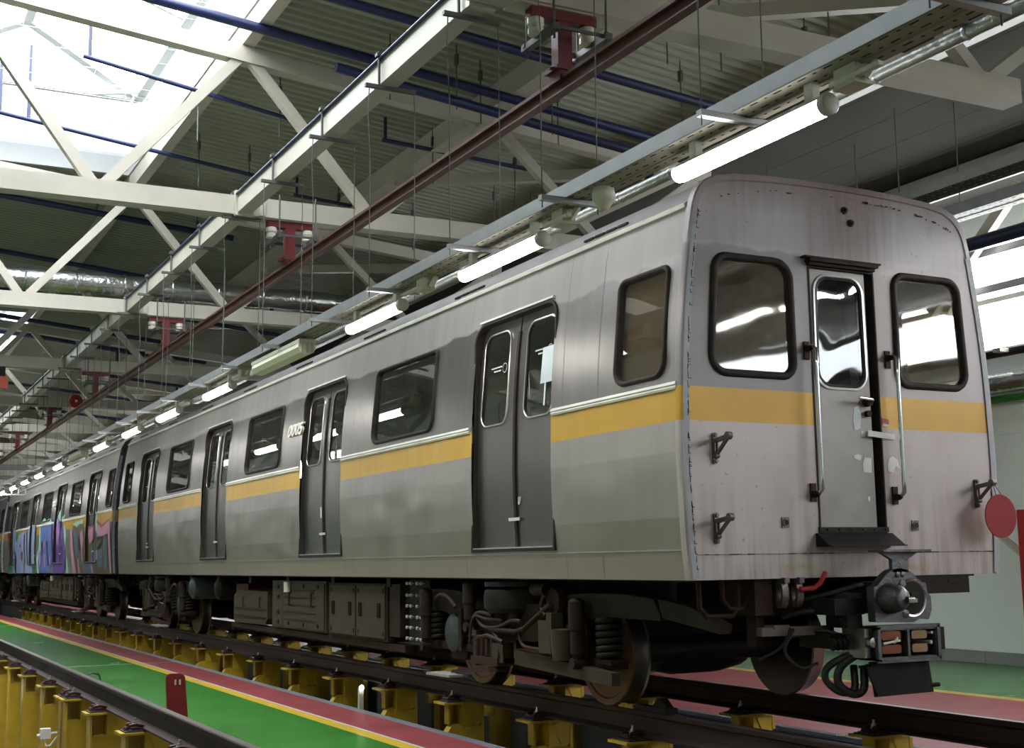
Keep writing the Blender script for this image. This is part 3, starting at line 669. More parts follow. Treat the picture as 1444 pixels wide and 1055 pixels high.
    for k in range(6): mb.lathe([(.0, -.008), (.008, -.006), (.009, .0)], (-.23+.1*k, -.012, 1.24), 'Y', 8)
    mb.build('door_sill', 'dark_iron', root, 0, once=1)
    for x, z0, z1 in ((-.335, 1.50, 2.42), (.375, 1.487, 2.40)):
        mb = MB(); y = -.085
        mb.path([(x, 0, z1+.01), (x+.004, y*.55, z1+.03), (x+.012, y, z1), (x+.012, y, z1-.1), (x+.012, y, z0+.1), (x+.012, y, z0), (x+.004, y*.6, z0-.035), (x, 0, z0-.03)], .0145, 10)
        g = mb.build('grab_rail', 'chrome', root, 60, once=1)
        for z in (z1, z0-.02):
            mb = MB(); mb.box(x-.022, x+.022, -.014, 0, z-.06, z+.06).lathe([(.012, -.07), (.02, -.05), (.024, -.01), (.0, 0)], (x, .0, z+(.012 if z > 2 else -.012)), 'Y', 10); mb.build('rail_bracket', 'rusty_iron', g, 30)
    for x, z0, z1 in ((-1.112, 1.650, 1.848), (-1.122, 1.150, 1.345), (1.14, 1.388, 1.59)):
        mb = MB(); mb.prism(rrect(x-.018, x+.018, z0, z1, .016), -.016, 0, 'Y')
        for z in (z0+.018, z1-.018): mb.lathe([(.0, -.03), (.010, -.03), (.013, -.016)], (x, 0, z), 'Y', 8)
        mb.bar((x, -.005, z1-.055), (x, -.15, z1-.035), .026, .026); mb.lathe([(.0, -.02), (.025, -.016), (.025, .016), (.0, .02)], (x, -.155, z1-.032), 'X', 12)
        mb.bar((x, -.145, z1-.045), (x, -.025, z0+.055), .020, .016); mb.bar((x-.011, -.018, z0+.06), (x-.011, -.018, z1-.06), .008, .02); mb.bar((x+.011, -.018, z0+.06), (x+.011, -.018, z1-.06), .008, .02)
        mb.lathe([(.0, -.02), (.016, -.016), (.016, .016), (.0, .02)], (x, -.026, z0+.05), 'X', 10)
        mb.build('lamp_hook', 'hook_iron', root, 30, once=1)
    for x, z in ((-.573, 1.285), (.545, 1.266)):
        mb = MB(); mb.mi(0).box(x-.03, x+.03, -.008, 0, z-.034, z+.034).mi(0).lathe([(.026, -.008), (.024, -.016), (.018, -.016)], (x, 0, z), 'Y', 16).mi(1).lathe([(.0, -.0165), (.018, -.0165), (.018, -.012)], (x, 0, z), 'Y', 16); mb.build('jumper_socket', ['hook_iron', 'rubber'], root, 30, once=1)
    for x, z in ((.06, 3.424), (.112, 3.339)):
        mb = MB(); mb.lathe([(.0, -.03), (.012, -.028), (.014, -.012), (.026, -.008), (.028, 0)], (x, 0, z), 'Y', 12); mb.build('roof_bolt', 'rusty_iron', root, 30)
    # paper scraps and seals round the cab door
    def scrap(pts, m, y, lab, name='paper_scrap'):
        mb = MB(); mb.prism(pts, y-.0015, y, 'Y'); mb.build(name, m, root, 0, lab, once=1)
    scrap([(.155, 1.865), (.40, 1.845), (.40, 1.885), (.16, 1.905)], 'paper', -.012, 'white paper seal strip across the door gap', 'seal_strip')
    scrap([(.12, 1.865), (.155, 1.86), (.165, 1.895), (.13, 1.905)], 'paper', .0185, None)
    scrap([(.05, 1.715), (.11, 1.70), (.12, 1.735), (.09, 1.745), (.055, 1.738)], 'paper', .0185, None)
    scrap([(.13, 1.625), (.20, 1.62), (.205, 1.72), (.145, 1.725), (.125, 1.68)], 'paper', .0185, 'torn white paper notice on the door')
    scrap([(.07, 1.90), (.12, 1.92), (.135, 2.0), (.115, 2.07), (.075, 2.06), (.06, 1.97)], 'blind', .0187, 'scraped pale patch below the handle')
    scrap([(.33, 1.63), (.38, 1.625), (.40, 1.67), (.44, 1.65), (.42, 1.71), (.38, 1.735), (.345, 1.72), (.325, 1.67)], 'paper', -.001, 'torn white paper beside the door')
    scrap([(.30, 1.955), (.36, 1.95), (.36, 1.985), (.30, 1.995)], 'red_paint', -.001, 'red and white label', 'warning_label'); scrap([(.305, 1.94), (.355, 1.935), (.36, 1.95), (.31, 1.957)], 'paper', -.0015, None)
    scrap([(.155, 1.43), (.175, 1.43), (.175, 1.46), (.155, 1.46)], 'paper', .0185, None)
    # faint stencilled letters low on the front
    for s_, x, z, wd in (('HBK 3M HKK', -.59, .985, .27), ('HM 3KX', .44, .965, .23)):
        cu = bpy.data.curves.new('stencil', 'FONT'); cu.body = s_; cu.size = .07
        tmp = bpy.data.objects.new('stencil', cu); COL.objects.link(tmp); bpy.context.view_layer.update()
        me = bpy.data.meshes.new_from_object(tmp.evaluated_get(bpy.context.evaluated_depsgraph_get())); bpy.data.objects.remove(tmp)
        x1 = max(v.co.x for v in me.vertices)
        for v in me.vertices: v.co = Vector((x+v.co.x/x1*wd, -.0015, z+v.co.y*.75))
        me.materials.clear(); me.materials.append(MATS['stencil_yellow']); obj('stencil_lettering', me, root, 'worn yellow stencilled letters', once=1)
    # underframe
    mb = MB(); mb.box(-1.20, 1.20, .12, CL-.12, .915, .965); mb.box(-.45, -.3, .3, CL-.3, .72, .92); mb.box(.3, .45, .3, CL-.3, .72, .92)
    for y in [5.2+1.6*k for k in range(6)]: mb.box(-1.2, 1.2, y, y+.1, .83, .92)
    mb.build('underframe', 'dark_box', root, 0)
    bogie(root, 2.8, True); bogie(root, CL-2.8-.4, False)
    # equipment cases
    mb = MB(); mb.prism([(9.26, .73), (9.26, .40), (9.35, .32), (10.75, .31), (10.80, .36), (10.80, .66), (10.62, .74)], -1.2, -.3, 'X')
    c = mb.build('equipment_case', 'box_paint', root, 0)
    mb = MB(); mb.box(-1.212, -1.2, 9.3, 10.75, .50, .515).box(-1.212, -1.2, 9.3, 10.75, .40, .41); mb.build('case_rib', 'bogie', c, 0)
    for y in (9.6, 10.35):
        mb = MB(); mb.path([(-1.2, y-.07, .65), (-1.225, y-.07, .65), (-1.225, y-.07, .53), (-1.2, y-.07, .53)], .008, 6); mb.build('case_handle', 'rusty_iron', c, 0)
    mb = MB(); mb.box(-1.2, -.3, 7.07, 9.05, .31, .87); c = mb.build('equipment_case', 'box_paint', root, 0)
    mb = MB(); mb.box(-1.215, -1.2, 7.10, 8.58, .33, .85); p_ = mb.build('case_door', 'box_paint', c, 0)
    mb = MB(); mb.box(-1.208, -1.2, 8.62, 9.02, .33, .85); mb.build('case_door', 'box_paint', c, 0)
    mb = MB()
    for k in range(5): mb.box(-1.222, -1.215, 7.4, 8.5, .42+.085*k, .432+.085*k)
    for y in (7.3, 7.8, 8.35):
        for z in (.38, .81): mb.box(-1.228, -1.215, y-.02, y+.02, z-.02, z+.02)
    for z in (.38, .50, .68, .80): mb.box(-1.222, -1.208, 8.75, 8.82, z-.02, z+.02)
    mb.build('door_ribs', 'bogie', c, 0)
    for y in (7.45, 8.25):
        mb = MB(); mb.path([(-1.215, y, .74), (-1.245, y, .74), (-1.245, y, .59), (-1.215, y, .59)], .01, 6); mb.build('case_handle', 'rusty_iron', c, 0)
    mb = MB(); mb.lathe([(.0, -.06), (.045, -.06), (.045, .06), (.0, .06)], (-1.24, 8.33, .80), 'Z', 10); mb.build('case_lamp', 'cream', c, 30)
    mb = MB(); mb.box(-1.2, -.3, 5.27, 6.97, .30, .86); c = mb.build('equipment_case', 'rusty_iron', root, 0)
    for a, b in ((5.31, 6.09), (6.13, 6.91)):
        mb = MB(); mb.box(-1.216, -1.2, a, b, .33, .835); p_ = mb.build('case_door', 'box_paint', c, 0)
    for y in (5.45, 5.97, 6.27, 6.78):
        mb = MB(); mb.box(-1.232, -1.216, y-.03, y-.012, .53, .67).box(-1.232, -1.216, y+.012, y+.03, .53, .67); mb.build('case_handle', 'rubber', c, 0)
    mb = MB()
    for y in (5.36, 6.04, 6.18, 6.86):
        for z in (.38, .79): mb.box(-1.222, -1.216, y-.02, y+.02, z-.02, z+.02)
    mb.build('case_hinges', 'rubber', c, 0)
    mb = MB(); mb.box(-1.19, -.4, 4.98, 5.24, .36, .86); mb.build('louvre_panel', 'bogie', root, 0)
    mb = MB(); mb.prism([(4.9, .22), (4.9, .29), (9.1, .295), (11, .30), (11, .24), (9, .23)], -1.17, -1.05, 'X'); mb.build('case_beam', 'rusty_iron', root, 0)
    mb = MB(); mb.box(-1.12, -.3, 4.42, 4.92, .32, .9); rk = mb.build('resistor_rack', 'dark_box', root, 0)
    for y in (4.50, 4.59, 4.74, 4.83):
        for z in (.36, .46, .56, .66, .76, .87):
            mb = MB(); mb.lathe([(.0, -.036), (.014, -.034), (.017, -.02), (.012, -.012), (.008, .0), (.0, .02)], (-1.155, y, z), 'X', 10); mb.build('insulator', 'porcelain', rk, 30)
    mb = MB(); mb.lathe([(.0, -.05), (.10, -.04), (.16, .0), (.17, .04), (.17, .85), (.14, .92), (.0, .95)], (-1.24, 12.95, .735), 'X', 26); mb.build('air_tank', 'tank', root, 40)
    mb = MB(); mb.lathe([(.0, -.05), (.10, -.04), (.16, .0), (.17, .04), (.17, .85), (.14, .92), (.0, .95)], (-1.1, 12.0, .735), 'X', 26); mb.build('air_tank', 'dark_iron', root, 40)
    mb = MB(); mb.box(-.95, -.4, 11.0, 11.6, .45, .80); mb.build('contactor_case', 'hanger_red', root, 0)
    # far side cases so that the far side is closed too
    mb = MB(); mb.box(.35, 1.15, 5.2, 11.5, .32, .9); mb.build('equipment_case', 'dark_box', root, 0)
    # pipes and brackets below the front edge
    for x0, x1, zz in ((-1.18, -.88, .70), (-1.0, -.80, .745)):
        mb = MB(); mb.path([(x0, .12, .93), (x0, .12, zz+.06), (x0+.05, .12, zz), (x1-.05, .12, zz), (x1, .12, zz+.06), (x1, .12, .93)], .017, 8); mb.build('safety_loop', 'rusty_iron', root, 60)
    for x in (-.60, -.48):
        mb = MB(); mb.loops([[(x+h, .03+rr*.55*math.cos(a), .835+rr*math.sin(a)*1.25) for a in [2*PI*k/18 for k in range(18)]] for rr, h in ((.075, -.025), (.075, .025), (.04, .025), (.04, -.025), (.075, -.025))]); mb.box(x-.02, x+.02, -.03, .09, .90, .935); mb.build('lifting_eye', 'hook_iron', root, 50)
    mb = MB(); mb.box(-.80, -.66, .05, .35, .70, .93).box(-.76, -.70, .1, .2, .50, .70); mb.build('buffer_bracket', 'rusty_iron', root, 0)
    mb = MB(); mb.path([(-.50, -.03, .86), (-.40, -.05, .865), (-.35, -.055, .90), (-.31, -.06, .965)], .017, 8); mb.build('cock_handle', 'red_paint', root, 60, 'red isolating cock handle', once=1)
    mb = MB(); mb.box(.30, 1.02, .0, .35, .805, .93)
    mb.build('front_case', 'dark_box', root, 0, once=1)
    mb = MB(); mb.box(.58, .76, -.006, 0, .845, .853).box(.82, .98, -.006, 0, .845, .853).box(.58, .76, -.006, 0, .885, .893).box(.82, .98, -.006, 0, .885, .893); mb.build('case_louvre', 'rusty_iron', root, 0, once=1)
    mb = MB(); mb.box(-.5, .5, .5, .62, .70, .93).box(-1.0, 1.0, .62, .70, .76, .92); mb.build('headstock', 'dark_iron', root, 0)
    coupler(root)
    return root

def coupler(root):
    cx = .0
    mb = MB(); mb.tube((cx, 1.2, .80), (cx, -.28, .81), .085, 14); mb.box(cx-.10, cx+.15, -.335, -.12, .70, .90)
    c = mb.build('coupler', 'dark_iron', root, 40, once=1)
    out = [(-.212, .655), (.10, .645), (.16, .665), (.235, .66), (.265, .72), (.262, .80), (.235, .83), (.225, .89), (.20, .895)]+[(.01+.19*math.cos(a), .80+.185*math.sin(a)) for a in [math.radians(q) for q in range(40, 145, 12)]]+[(-.18, .88), (-.215, .87)]
    mb = MB(); mb.prism(rounded([(x+cx-.01, z) for x, z in out], .012, 2), -.40, -.335, 'Y')
    h = mb.build('coupler_head', 'coupler_iron', c, 35)
    mb = MB(); mb.lathe([(.098, .0), (.094, -.03), (.080, -.085), (.062, -.115), (.045, -.125), (.0, -.126)], (cx-.098, -.40, .80), 'Y', 26); mb.build('coupler_cone', 'coupler_iron', c, 50)
    mb = MB(); mb.box(cx-.085, cx-.015, -.555, -.50, .775, .80).lathe([(.0, -.03), (.022, -.03), (.024, .02), (.0, .03)], (cx-.05, -.53, .79), 'X', 10); mb.build('coupler_latch', 'polished', c, 30)
    mb = MB(); mb.mi(0).lathe([(.122, .0), (.118, -.006), (.108, -.004), (.102, .0)], (cx+.092, -.40, .797), 'Y', 30).mi(1).lathe([(.104, -.003), (.08, -.0025), (.0, -.002)], (cx+.092, -.40, .797), 'Y', 26); mb.build('coupler_funnel', ['polished', 'rubber'], c, 50)  # dark disc inside the ring paints the shaded hollow
    mb = MB(); mb.box(cx+.05, cx+.13, -.44, -.40, .77, .83); mb.build('coupler_tongue', 'dark_iron', c, 0)
    for x, z in ((-.02, .945), (.02, .945), (.015, .885), (.03, .70)):
        mb = MB(); r = .018 if z > .9 else .026
        mb.mi(0).lathe([(r, .0), (r, -.006), (r*.55, -.008)], (cx+x, -.40, z), 'Y', 14).mi(1).lathe([(r*.55, -.007), (.0, -.0072)], (cx+x, -.40, z), 'Y', 12); mb.build('coupler_port', ['coupler_iron', 'rubber'], c, 40)
    # step bracket on top of the head
    mb = MB(); mb.box(cx-.19, cx+.21, -.47, -.33, 1.088, 1.102); mb.prism([(cx-.06, .96), (cx+.075, .96), (cx+.075, 1.04), (cx+.17, 1.088), (cx-.155, 1.088), (cx-.06, 1.04)], -.40, -.37, 'Y'); mb.build('step_bracket', 'coupler_iron', c, 0)
    # electric coupler box below: an open case with two bays of contacts
    x0, x1, z0, z1 = -.245, .255, .42, .625
    mb = MB(); mb.box(x0, x1, -.22, -.20, z0, z1).box(x0, x1, -.44, -.2, z1-.022, z1).box(x0, x1, -.44, -.2, z0, z0+.022).box(x0, x0+.022, -.44, -.2, z0, z1).box(x1-.022, x1, -.44, -.2, z0, z1).box(-.005, .015, -.44, -.2, z0, z1).box(x0-.012, x1+.012, -.45, -.43, z1-.012, z1+.012).box(x0-.012, x1+.012, -.45, -.43, z0-.012, z0+.012).box(x0-.012, x0+.014, -.45, -.43, z0, z1).box(x1-.014, x1+.012, -.45, -.43, z0, z1)
    e = mb.build('electric_coupler', 'coupler_iron', c, 0)
    for (a, b), m_ in (((-.205, -.045), 'copper'), ((.045, .175), 'brass')):
        for z in (.462, .545):
            mb = MB(); mb.prism(rrect(a, b, z, z+.052, .014, 2), -.425, -.24, 'Y'); k_ = mb.build('contact_block', m_, e, 0)
            
    mb = MB(); mb.bar((-.20, -.43, .525), (-.06, -.43, .54), .012, .012).bar((-.11, -.43, .525), (-.08, -.43, .56), .012, .012).tube((.205, -.43, .52), (.205, -.24, .52), .012, 8).tube((.215, -.43, .58), (.215, -.24, .58), .010, 8); mb.build('contact_spring', 'trim_white', e, 0)
    mb = MB(); mb.box(x1+.012, x1+.075, -.42, -.25, .47, .61).box(x1+.03, x1+.10, -.38, -.33, .485, .515); mb.build('case_latch', 'dark_iron', e, 0)
    mb = MB(); mb.lathe([(.0, -.02), (.03, -.015), (.034, .02), (.0, .03)], (x0-.035, -.42, .535), 'Y', 14).box(x0-.075, x0-.01, -.40, -.2, .44, .62); mb.build('hinge_knob', 'polished', e, 40)
    # dust shield plate hanging below
    mb = MB(); mb.prism([(-.268, .415), (.225, .41), (.255, .205), (-.235, .20)], -.375, -.365, 'Y'); sh = mb.build('shield_plate', 'dark_iron', c, 0)
    MB().box(.10, .19, -.38, -.3, .40, .43).build('shield_clamp', 'dark_iron', c, 0); MB().bar((-.29, -.37, .40), (-.215, -.38, .215), .02, .02).build('shield_link', 'dark_iron', c, 0)
    MB().tube((.22, -.36, .245), (.30, -.38, .25), .014, 8).build('shield_pin', 'dark_iron', c, 0); MB().tube((-.33, -.35, .385), (-.2, -.35, .385), .01, 6).build('shield_pin', 'dark_iron', c, 0)
    # hoses, cables, linkage between coupler and headstock
    for pts, r in (([(-.27, -.30, .47), (-.36, -.22, .38), (-.37, -.20, .28), (-.31, -.25, .215), (-.24, -.28, .24), (-.20, -.25, .36)], .026), ([(-.30, -.25, .46), (-.40, -.15, .38), (-.42, -.14, .30), (-.36, -.2, .225), (-.28, -.24, .24), (-.24, -.2, .38)], .024),
                   ([(-.62, -.1, .62), (-.66, -.05, .48), (-.58, -.1, .38), (-.46, -.12, .40)], .010), ([(-.55, .1, .68), (-.45, -.05, .72), (-.3, -.2, .70), (-.2, -.22, .74)], .016),
                   ([(-.6, .2, .8), (-.4, .0, .80), (-.25, -.2, .86), (-.15, -.22, .88)], .018), ([(-.5, .1, .55), (-.4, -.1, .60), (-.3, -.2, .56)], .012), ([(-.75, .1, .42), (-.65, 0, .50), (-.6, -.05, .62)], .012)):
        MB().path([Vector(p) for p in pts], r, 8, sm=6).build('hose', 'hose', c, 70)
    mb = MB(); mb.bar((-.80, .02, .60), (-.28, -.05, .60), .07, .055).bar((-.72, .02, .625), (-.60, .02, .625), .10, .03); mb.build('uncoupling_bar', 'hook_iron', c, 0)
    mb = MB(); mb.box(-.44, -.20, -.28, -.08, .70, .80).box(-.36, -.24, -.3, -.1, .62, .70).box(-.42, -.24, -.2, .1, .49, .58)
    for k in range(5): mb.lathe([(.03, -.014), (.042, 0), (.03, .014)], (-.42+.04*k, -.22, .52), 'X', 12)
    mb.build('coupler_valve', 'dark_iron', c, 30)
    mb = MB(); mb.box(-.31, -.2, -.26, -.1, .80, .83).tube((-.28, -.2, .68), (-.28, -.2, .84), .02).tube((-.36, -.24, .66), (-.30, -.26, .74), .012); mb.build('valve_lever', 'tank', c, 30)
GRAF = [
('green',[(17.24,0.9),(17.13,1.14),(16.2,1.35),(15.78,0.9)]),
('green',[(11.63,0.91),(11.57,1.26),(10.98,1.12),(11.03,0.91)]),
('green',[(16.03,2.06),(14.6,2.1),(14.99,1.8)]),
('lav',[(16.7,2.31),(15.87,2.15),(14.98,1.78),(14.45,2.02),(13.33,2.1),(13.04,1.82),(13.2,1.24),(13.24,0.92),(15.89,0.91),(16.44,1.57)]),
('lav',[(13.25,2.0),(12.66,2.12),(12.55,2.2),(11.55,2.22),(11.52,1.51),(11.47,0.92),(13.19,0.92),(12.83,1.24)]),
('dark',[(15.69,1.69),(15.17,1.59),(14.88,1.31),(15.07,0.91),(15.34,0.95),(15.61,1.32)]),
('dark',[(13.3,2.0),(13.09,1.99),(13.0,1.47),(13.18,1.47)]),
('dark',[(12.79,2.1),(12.56,2.09),(12.32,1.15),(12.49,1.15)]),
('dark',[(16.73,2.31),(16.54,2.3),(16.17,1.26),(16.38,1.26)]),
('maroon',[(13.86,1.33),(13.75,1.51),(13.43,1.53),(13.47,1.36),(13.67,1.26)]),
('maroon',[(14.22,1.69),(14.0,1.76),(13.81,1.7),(13.98,1.63)]),
('maroon',[(17.36,2.16),(16.86,2.31),(16.61,1.89),(16.82,1.58)]),
('mint',[(10.52,0.92),(10.68,1.33),(10.15,1.6),(10.14,2.14),(9.87,2.13),(9.82,1.54),(10.36,1.28),(10.24,0.92)]),
('mint',[(9.96,2.21),(9.42,2.33),(9.02,2.23),(8.42,2.31),(8.02,2.15)]),
('mint',[(7.59,2.24),(7.24,2.45),(6.96,2.26),(5.9,2.28),(6.37,2.1)]),
('mint',[(6.11,2.02),(5.88,2.06),(5.66,1.76),(5.71,1.43),(5.41,1.19),(5.35,0.93),(5.72,0.93),(5.63,1.34),(5.93,1.7)]),
('blue',[(10.07,2.17),(8.06,2.15),(7.88,1.86),(7.79,1.21),(8.28,0.94),(9.87,0.93),(10.32,1.06),(10.34,1.28),(9.81,1.51)]),
('violet',[(8.0,2.21),(7.31,2.25),(6.86,1.99),(6.17,2.05),(5.93,1.7),(5.66,1.36),(5.76,1.1),(6.07,0.93),(7.75,0.93),(7.72,1.21)]),
('lilac',[(7.71,2.16),(7.38,2.19),(7.05,1.94),(7.15,1.6),(7.4,1.6)]),
('lilac',[(9.32,1.74),(9.04,1.76),(9.0,1.58),(9.26,1.5)]),
('lilac',[(9.23,1.4),(8.95,1.4),(8.94,1.08),(9.14,1.08)]),
('lilac',[(8.21,1.34),(7.99,1.33),(8.01,1.13),(8.19,1.13)]),
('lilac',[(10.26,1.41),(9.88,1.49),(9.69,1.22),(10.04,1.06)]),
('navy',[(9.66,1.59),(9.57,1.75),(9.42,1.74),(9.42,1.48),(9.52,1.27)]),
('navy',[(8.76,1.73),(8.64,1.75),(8.4,1.11),(8.54,1.08)]),
('navy',[(8.09,2.13),(7.87,2.22),(7.54,1.21),(7.74,1.16)]),
('navy',[(7.16,1.3),(6.99,1.42),(6.73,1.32),(6.82,1.25),(6.97,1.32)]),
('navy',[(6.43,1.68),(6.3,1.83),(6.11,1.39),(6.2,1.25)]),
('navy',[(5.84,1.2),(5.69,1.34),(5.64,1.1),(5.76,0.96)]),
('olive',[(4.7,1.97),(3.34,2.0),(2.94,1.57),(1.64,1.61),(0.49,1.69),(0.26,0.94),(4.27,0.93)]),
('slate',[(4.62,1.88),(4.19,1.87),(3.89,1.63),(3.72,1.83),(3.38,1.82),(3.7,1.5),(3.39,1.18),(3.66,1.2),(3.95,1.41),(4.07,1.19),(4.29,1.28)]),
('slate',[(2.73,1.52),(2.17,1.51),(2.04,1.17),(2.6,1.15)]),
('slate',[(2.18,1.9),(1.75,1.88),(1.63,1.59),(1.96,1.38),(2.12,1.6)]),
('slate',[(1.54,1.4),(0.96,1.43),(0.93,1.06),(1.42,1.04)]),
('slate',[(0.89,1.65),(0.49,1.68),(0.45,1.04),(0.74,1.04)]),
('slate',[(3.25,1.18),(1.98,1.17),(1.88,0.94),(3.2,0.93)]),
('pink',[(5.03,1.89),(4.74,1.9),(4.52,1.42),(4.24,0.93),(4.64,0.93),(4.91,1.47)]),
('pink',[(3.65,1.81),(3.39,1.87),(3.21,1.62),(3.36,1.4),(3.57,1.54)]),
('pink',[(3.0,1.87),(2.29,1.9),(2.32,1.64),(2.73,1.55),(2.93,1.66)]),
('pink',[(1.64,1.97),(1.09,1.82),(0.28,1.96),(0.27,1.78),(0.5,1.68),(1.35,1.67),(1.61,1.8)]),
('pink',[(0.4,1.9),(0.21,1.94),(0.02,0.94),(0.22,0.94)]),
('pink',[(1.94,1.49),(1.54,1.38),(1.53,1.23),(1.74,1.18),(1.91,1.3)]),
('pink',[(4.02,1.25),(3.85,1.25),(3.72,0.93),(3.91,0.93)]),
('pink',[(2.37,1.13),(2.22,1.13),(2.04,0.94),(2.28,0.94)]),
('pink',[(3.52,1.49),(3.38,1.49),(3.26,1.2),(3.42,1.2)]),
('red',[(1.67,2.01),(1.1,1.9),(0.26,1.99),(0.25,1.96),(1.09,1.83),(1.66,1.96)]),
('red',[(3.03,1.92),(2.27,1.93),(2.26,1.9),(2.97,1.85)]),
('mint2',[(4.85,2.02),(3.36,2.09),(3.38,1.97),(3.69,2.01),(4.16,1.93),(4.53,2.0)]),
('mint2',[(2.2,2.03),(1.79,2.44),(1.75,2.05),(2.03,1.76)]),
('black',[(1.64,1.67),(0.89,1.66),(0.45,1.7),(0.45,1.67),(0.89,1.63),(1.63,1.61)]),
('black',[(2.26,1.9),(2.16,1.9),(2.06,1.47),(2.17,1.51)]),
('black',[(3.91,1.63),(3.69,1.74),(3.61,1.49),(3.84,1.41)]),
('black',[(1.55,1.45),(0.94,1.59),(0.88,1.57),(1.48,1.4)])
]
GCOL = dict(green=(.03,.15,.055), lav=(.25,.29,.46), dark=(.03,.025,.05), maroon=(.16,.03,.05), mint=(.33,.60,.44), blue=(.10,.15,.38), violet=(.13,.06,.30), lilac=(.38,.20,.50), navy=(.03,.03,.10), olive=(.13,.10,.035), slate=(.09,.125,.20), pink=(.58,.26,.38), red=(.36,.06,.10), mint2=(.36,.58,.46), black=(.03,.025,.02))
def graffiti(car):
    order = ['green', 'mint', 'olive', 'blue', 'violet', 'lav', 'slate', 'mint2', 'pink', 'red', 'lilac', 'navy', 'dark', 'maroon', 'black']
    cols = {k: mat('spray_'+k, c, .42) for k, c in GCOL.items()}
    for key, pts in sorted(GRAF, key=lambda g: order.index(g[0])):
        lay = .003+.0011*order.index(key)
        bm = bmesh.new(); vs = [Vector((p[0], p[1], 0)) for p in pts]; bv = [bm.verts.new(v) for v in vs]
        for t in tessellate_polygon([vs]):
            try: bm.faces.new([bv[i] for i in t])
            except ValueError: pass
        for k, cuts in ((0, [v for y in DOORS for v in (y, y+DW)]), (1, [z for z, _ in PROF[1:-1]])):
            for c in cuts:
                co = [0, 0, 0]; no = [0, 0, 0]; co[k] = c; no[k] = 1
                bmesh.ops.bisect_plane(bm, geom=bm.verts[:]+bm.edges[:]+bm.faces[:], plane_co=co, plane_no=no)
        V = []; F = []
        for f in bm.faces:
            c = f.calc_center_median(); rec = any(y < c.x < y+DW for y in DOORS) and c.y > 1.165
            F.append(list(range(len(V), len(V)+len(f.verts))))
            V += [SL(v.co.x, v.co.y, lay-(.058 if rec else 0)) for v in f.verts]
        bm.free(); me = bpy.data.meshes.new('graffiti'); me.from_pydata(V, [], F); me.materials.append(cols[key])
        obj('graffiti', me, car)
# ------------------------------------------------------------------ floor, pits, walls
FZ = -.369
YA, YB = -15.0, 62.0
def strip(x0, x1, name, m, z=FZ, y0=YA, y1=YB):
    mb = MB(); mb.add([(x0, y0, z), (x1, y0, z), (x1, y1, z), (x0, y1, z)], [(0, 1, 2, 3)]); return struct(mb, name, m)
strip(-3.0, -1.985, 'floor', 'floor_green'); strip(-1.985, -1.85, 'floor', 'floor_yellow'); strip(-1.85, -1.822, 'floor', 'floor_white'); strip(-1.822, -1.39, 'floor', 'floor_red')
strip(-3.24, -3.0, 'floor', 'floor_red')
strip(1.36, 4.42, 'floor', 'floor_red'); strip(4.42, 4.60, 'floor', 'floor_yellow'); strip(4.60, 7.6, 'floor', 'floor_green')
strip(-12, -5.85, 'floor', 'floor_green')
mb = MB(); mb.box(-3.0, -1.375, 13.4, 13.425, FZ, FZ+.001); struct(mb, 'floor_line', 'floor_white')
for nm, x0, x1 in (('pit', -1.28, 1.28), ('pit', -5.85, -3.305)):
    strip(x0, x1, 'floor_pit', 'pit_grey', -1.55)
    for x, s in ((x0, -1), (x1, 1)):
        mb = MB(); mb.box(min(x, x+s*.6), max(x, x+s*.6), YA, YB, -1.55, FZ-.041); struct(mb, 'wall_pit', 'pit_grey')
# grey-blue ducts and panels along the middle of the train's pit
for k in range(9):
    mb = MB(); mb.box(.9, 1.0, -4+2.6*k, -4+2.6*k+1.9, -1.3, -.42); o = struct(mb, 'wall_panel', 'pit_grey')
mb = MB(); mb.tube((.95, YA, -.36), (.95, 40, -.36), .03, 8); tag(mb.build('pit_pipe', 'pipe_blue', None, 40), 'dark blue pipe running under the far rail inside the pit', 'pipe')
def grating(x0, x1, lab):
    t = thing('pit_edge_grating', lab, 'grating', (x0, 0, FZ)); wd = x1-x0; me = {}
    for k in range(26):
        y = -6+1.55*k; mb = MB()
        if not me:
            for q in range(4): mb.box(wd*q/3.6, wd*q/3.6+.006, 0, 1.53, -.03, .0)
            for q in range(52): mb.box(0, wd, .03*q, .03*q+.008, -.022, -.002)
            mb.box(0, wd, 0, .012, -.03, 0); mb.box(0, wd, 1.518, 1.53, -.03, 0)
            me['m'] = mb.mesh('grating_panel', 'grate', 0, False)
        o = obj('grating_panel', me['m'], t); o.location = (0, y, 0)
    mb = MB(); mb.box(-.005, wd+.005, -6, 34.4, -.04, -.032); mb.build('grating_bed', 'pit_grey', t, 0)
grating(-1.39, -1.28, 'grey steel grating along the red floor edge beside the train pit')
grating(-3.30, -3.24, 'narrow grey steel grating at the edge of the empty track pit')
grating(1.28, 1.36, 'grey steel grating on the far side of the train pit')
# right wall: sandwich panels, tiled skirting, clerestory
WX = 7.6
mb = MB(); t0 = -.205
mb.box(WX+.006, WX+.08, YA, YB, FZ, 3.7); mb.box(WX, WX+.08, YA, YB, 5.25, 6.4)
WR = struct(mb, 'wall_right', 'wall_panel')
for a_, b_ in zip((t0, .62, 1.62, 2.62), (.62, 1.62, 2.62, 3.7)):
    me = MB().box(0, .02, .003, 5.997, a_+.003, b_-.003).mesh('panel', 'wall_panel', 0)
    for k in range(7):
        o = obj('panel', me, WR); o.location = (WX-.014, -11+6*k, 0)
bb = MB(); bb.box(WX-.004, WX, YA, YB, FZ, t0-.004); B = struct(bb, 'baseboard_right', 'pit_grey')
me = MB().box(0, .018, .003, .997, .003, .155).mesh('tile', 'tile', 0)
for k in range(18):
    o = obj('tile', me, B); o.location = (WX-.022, -2+1.0*k, FZ)
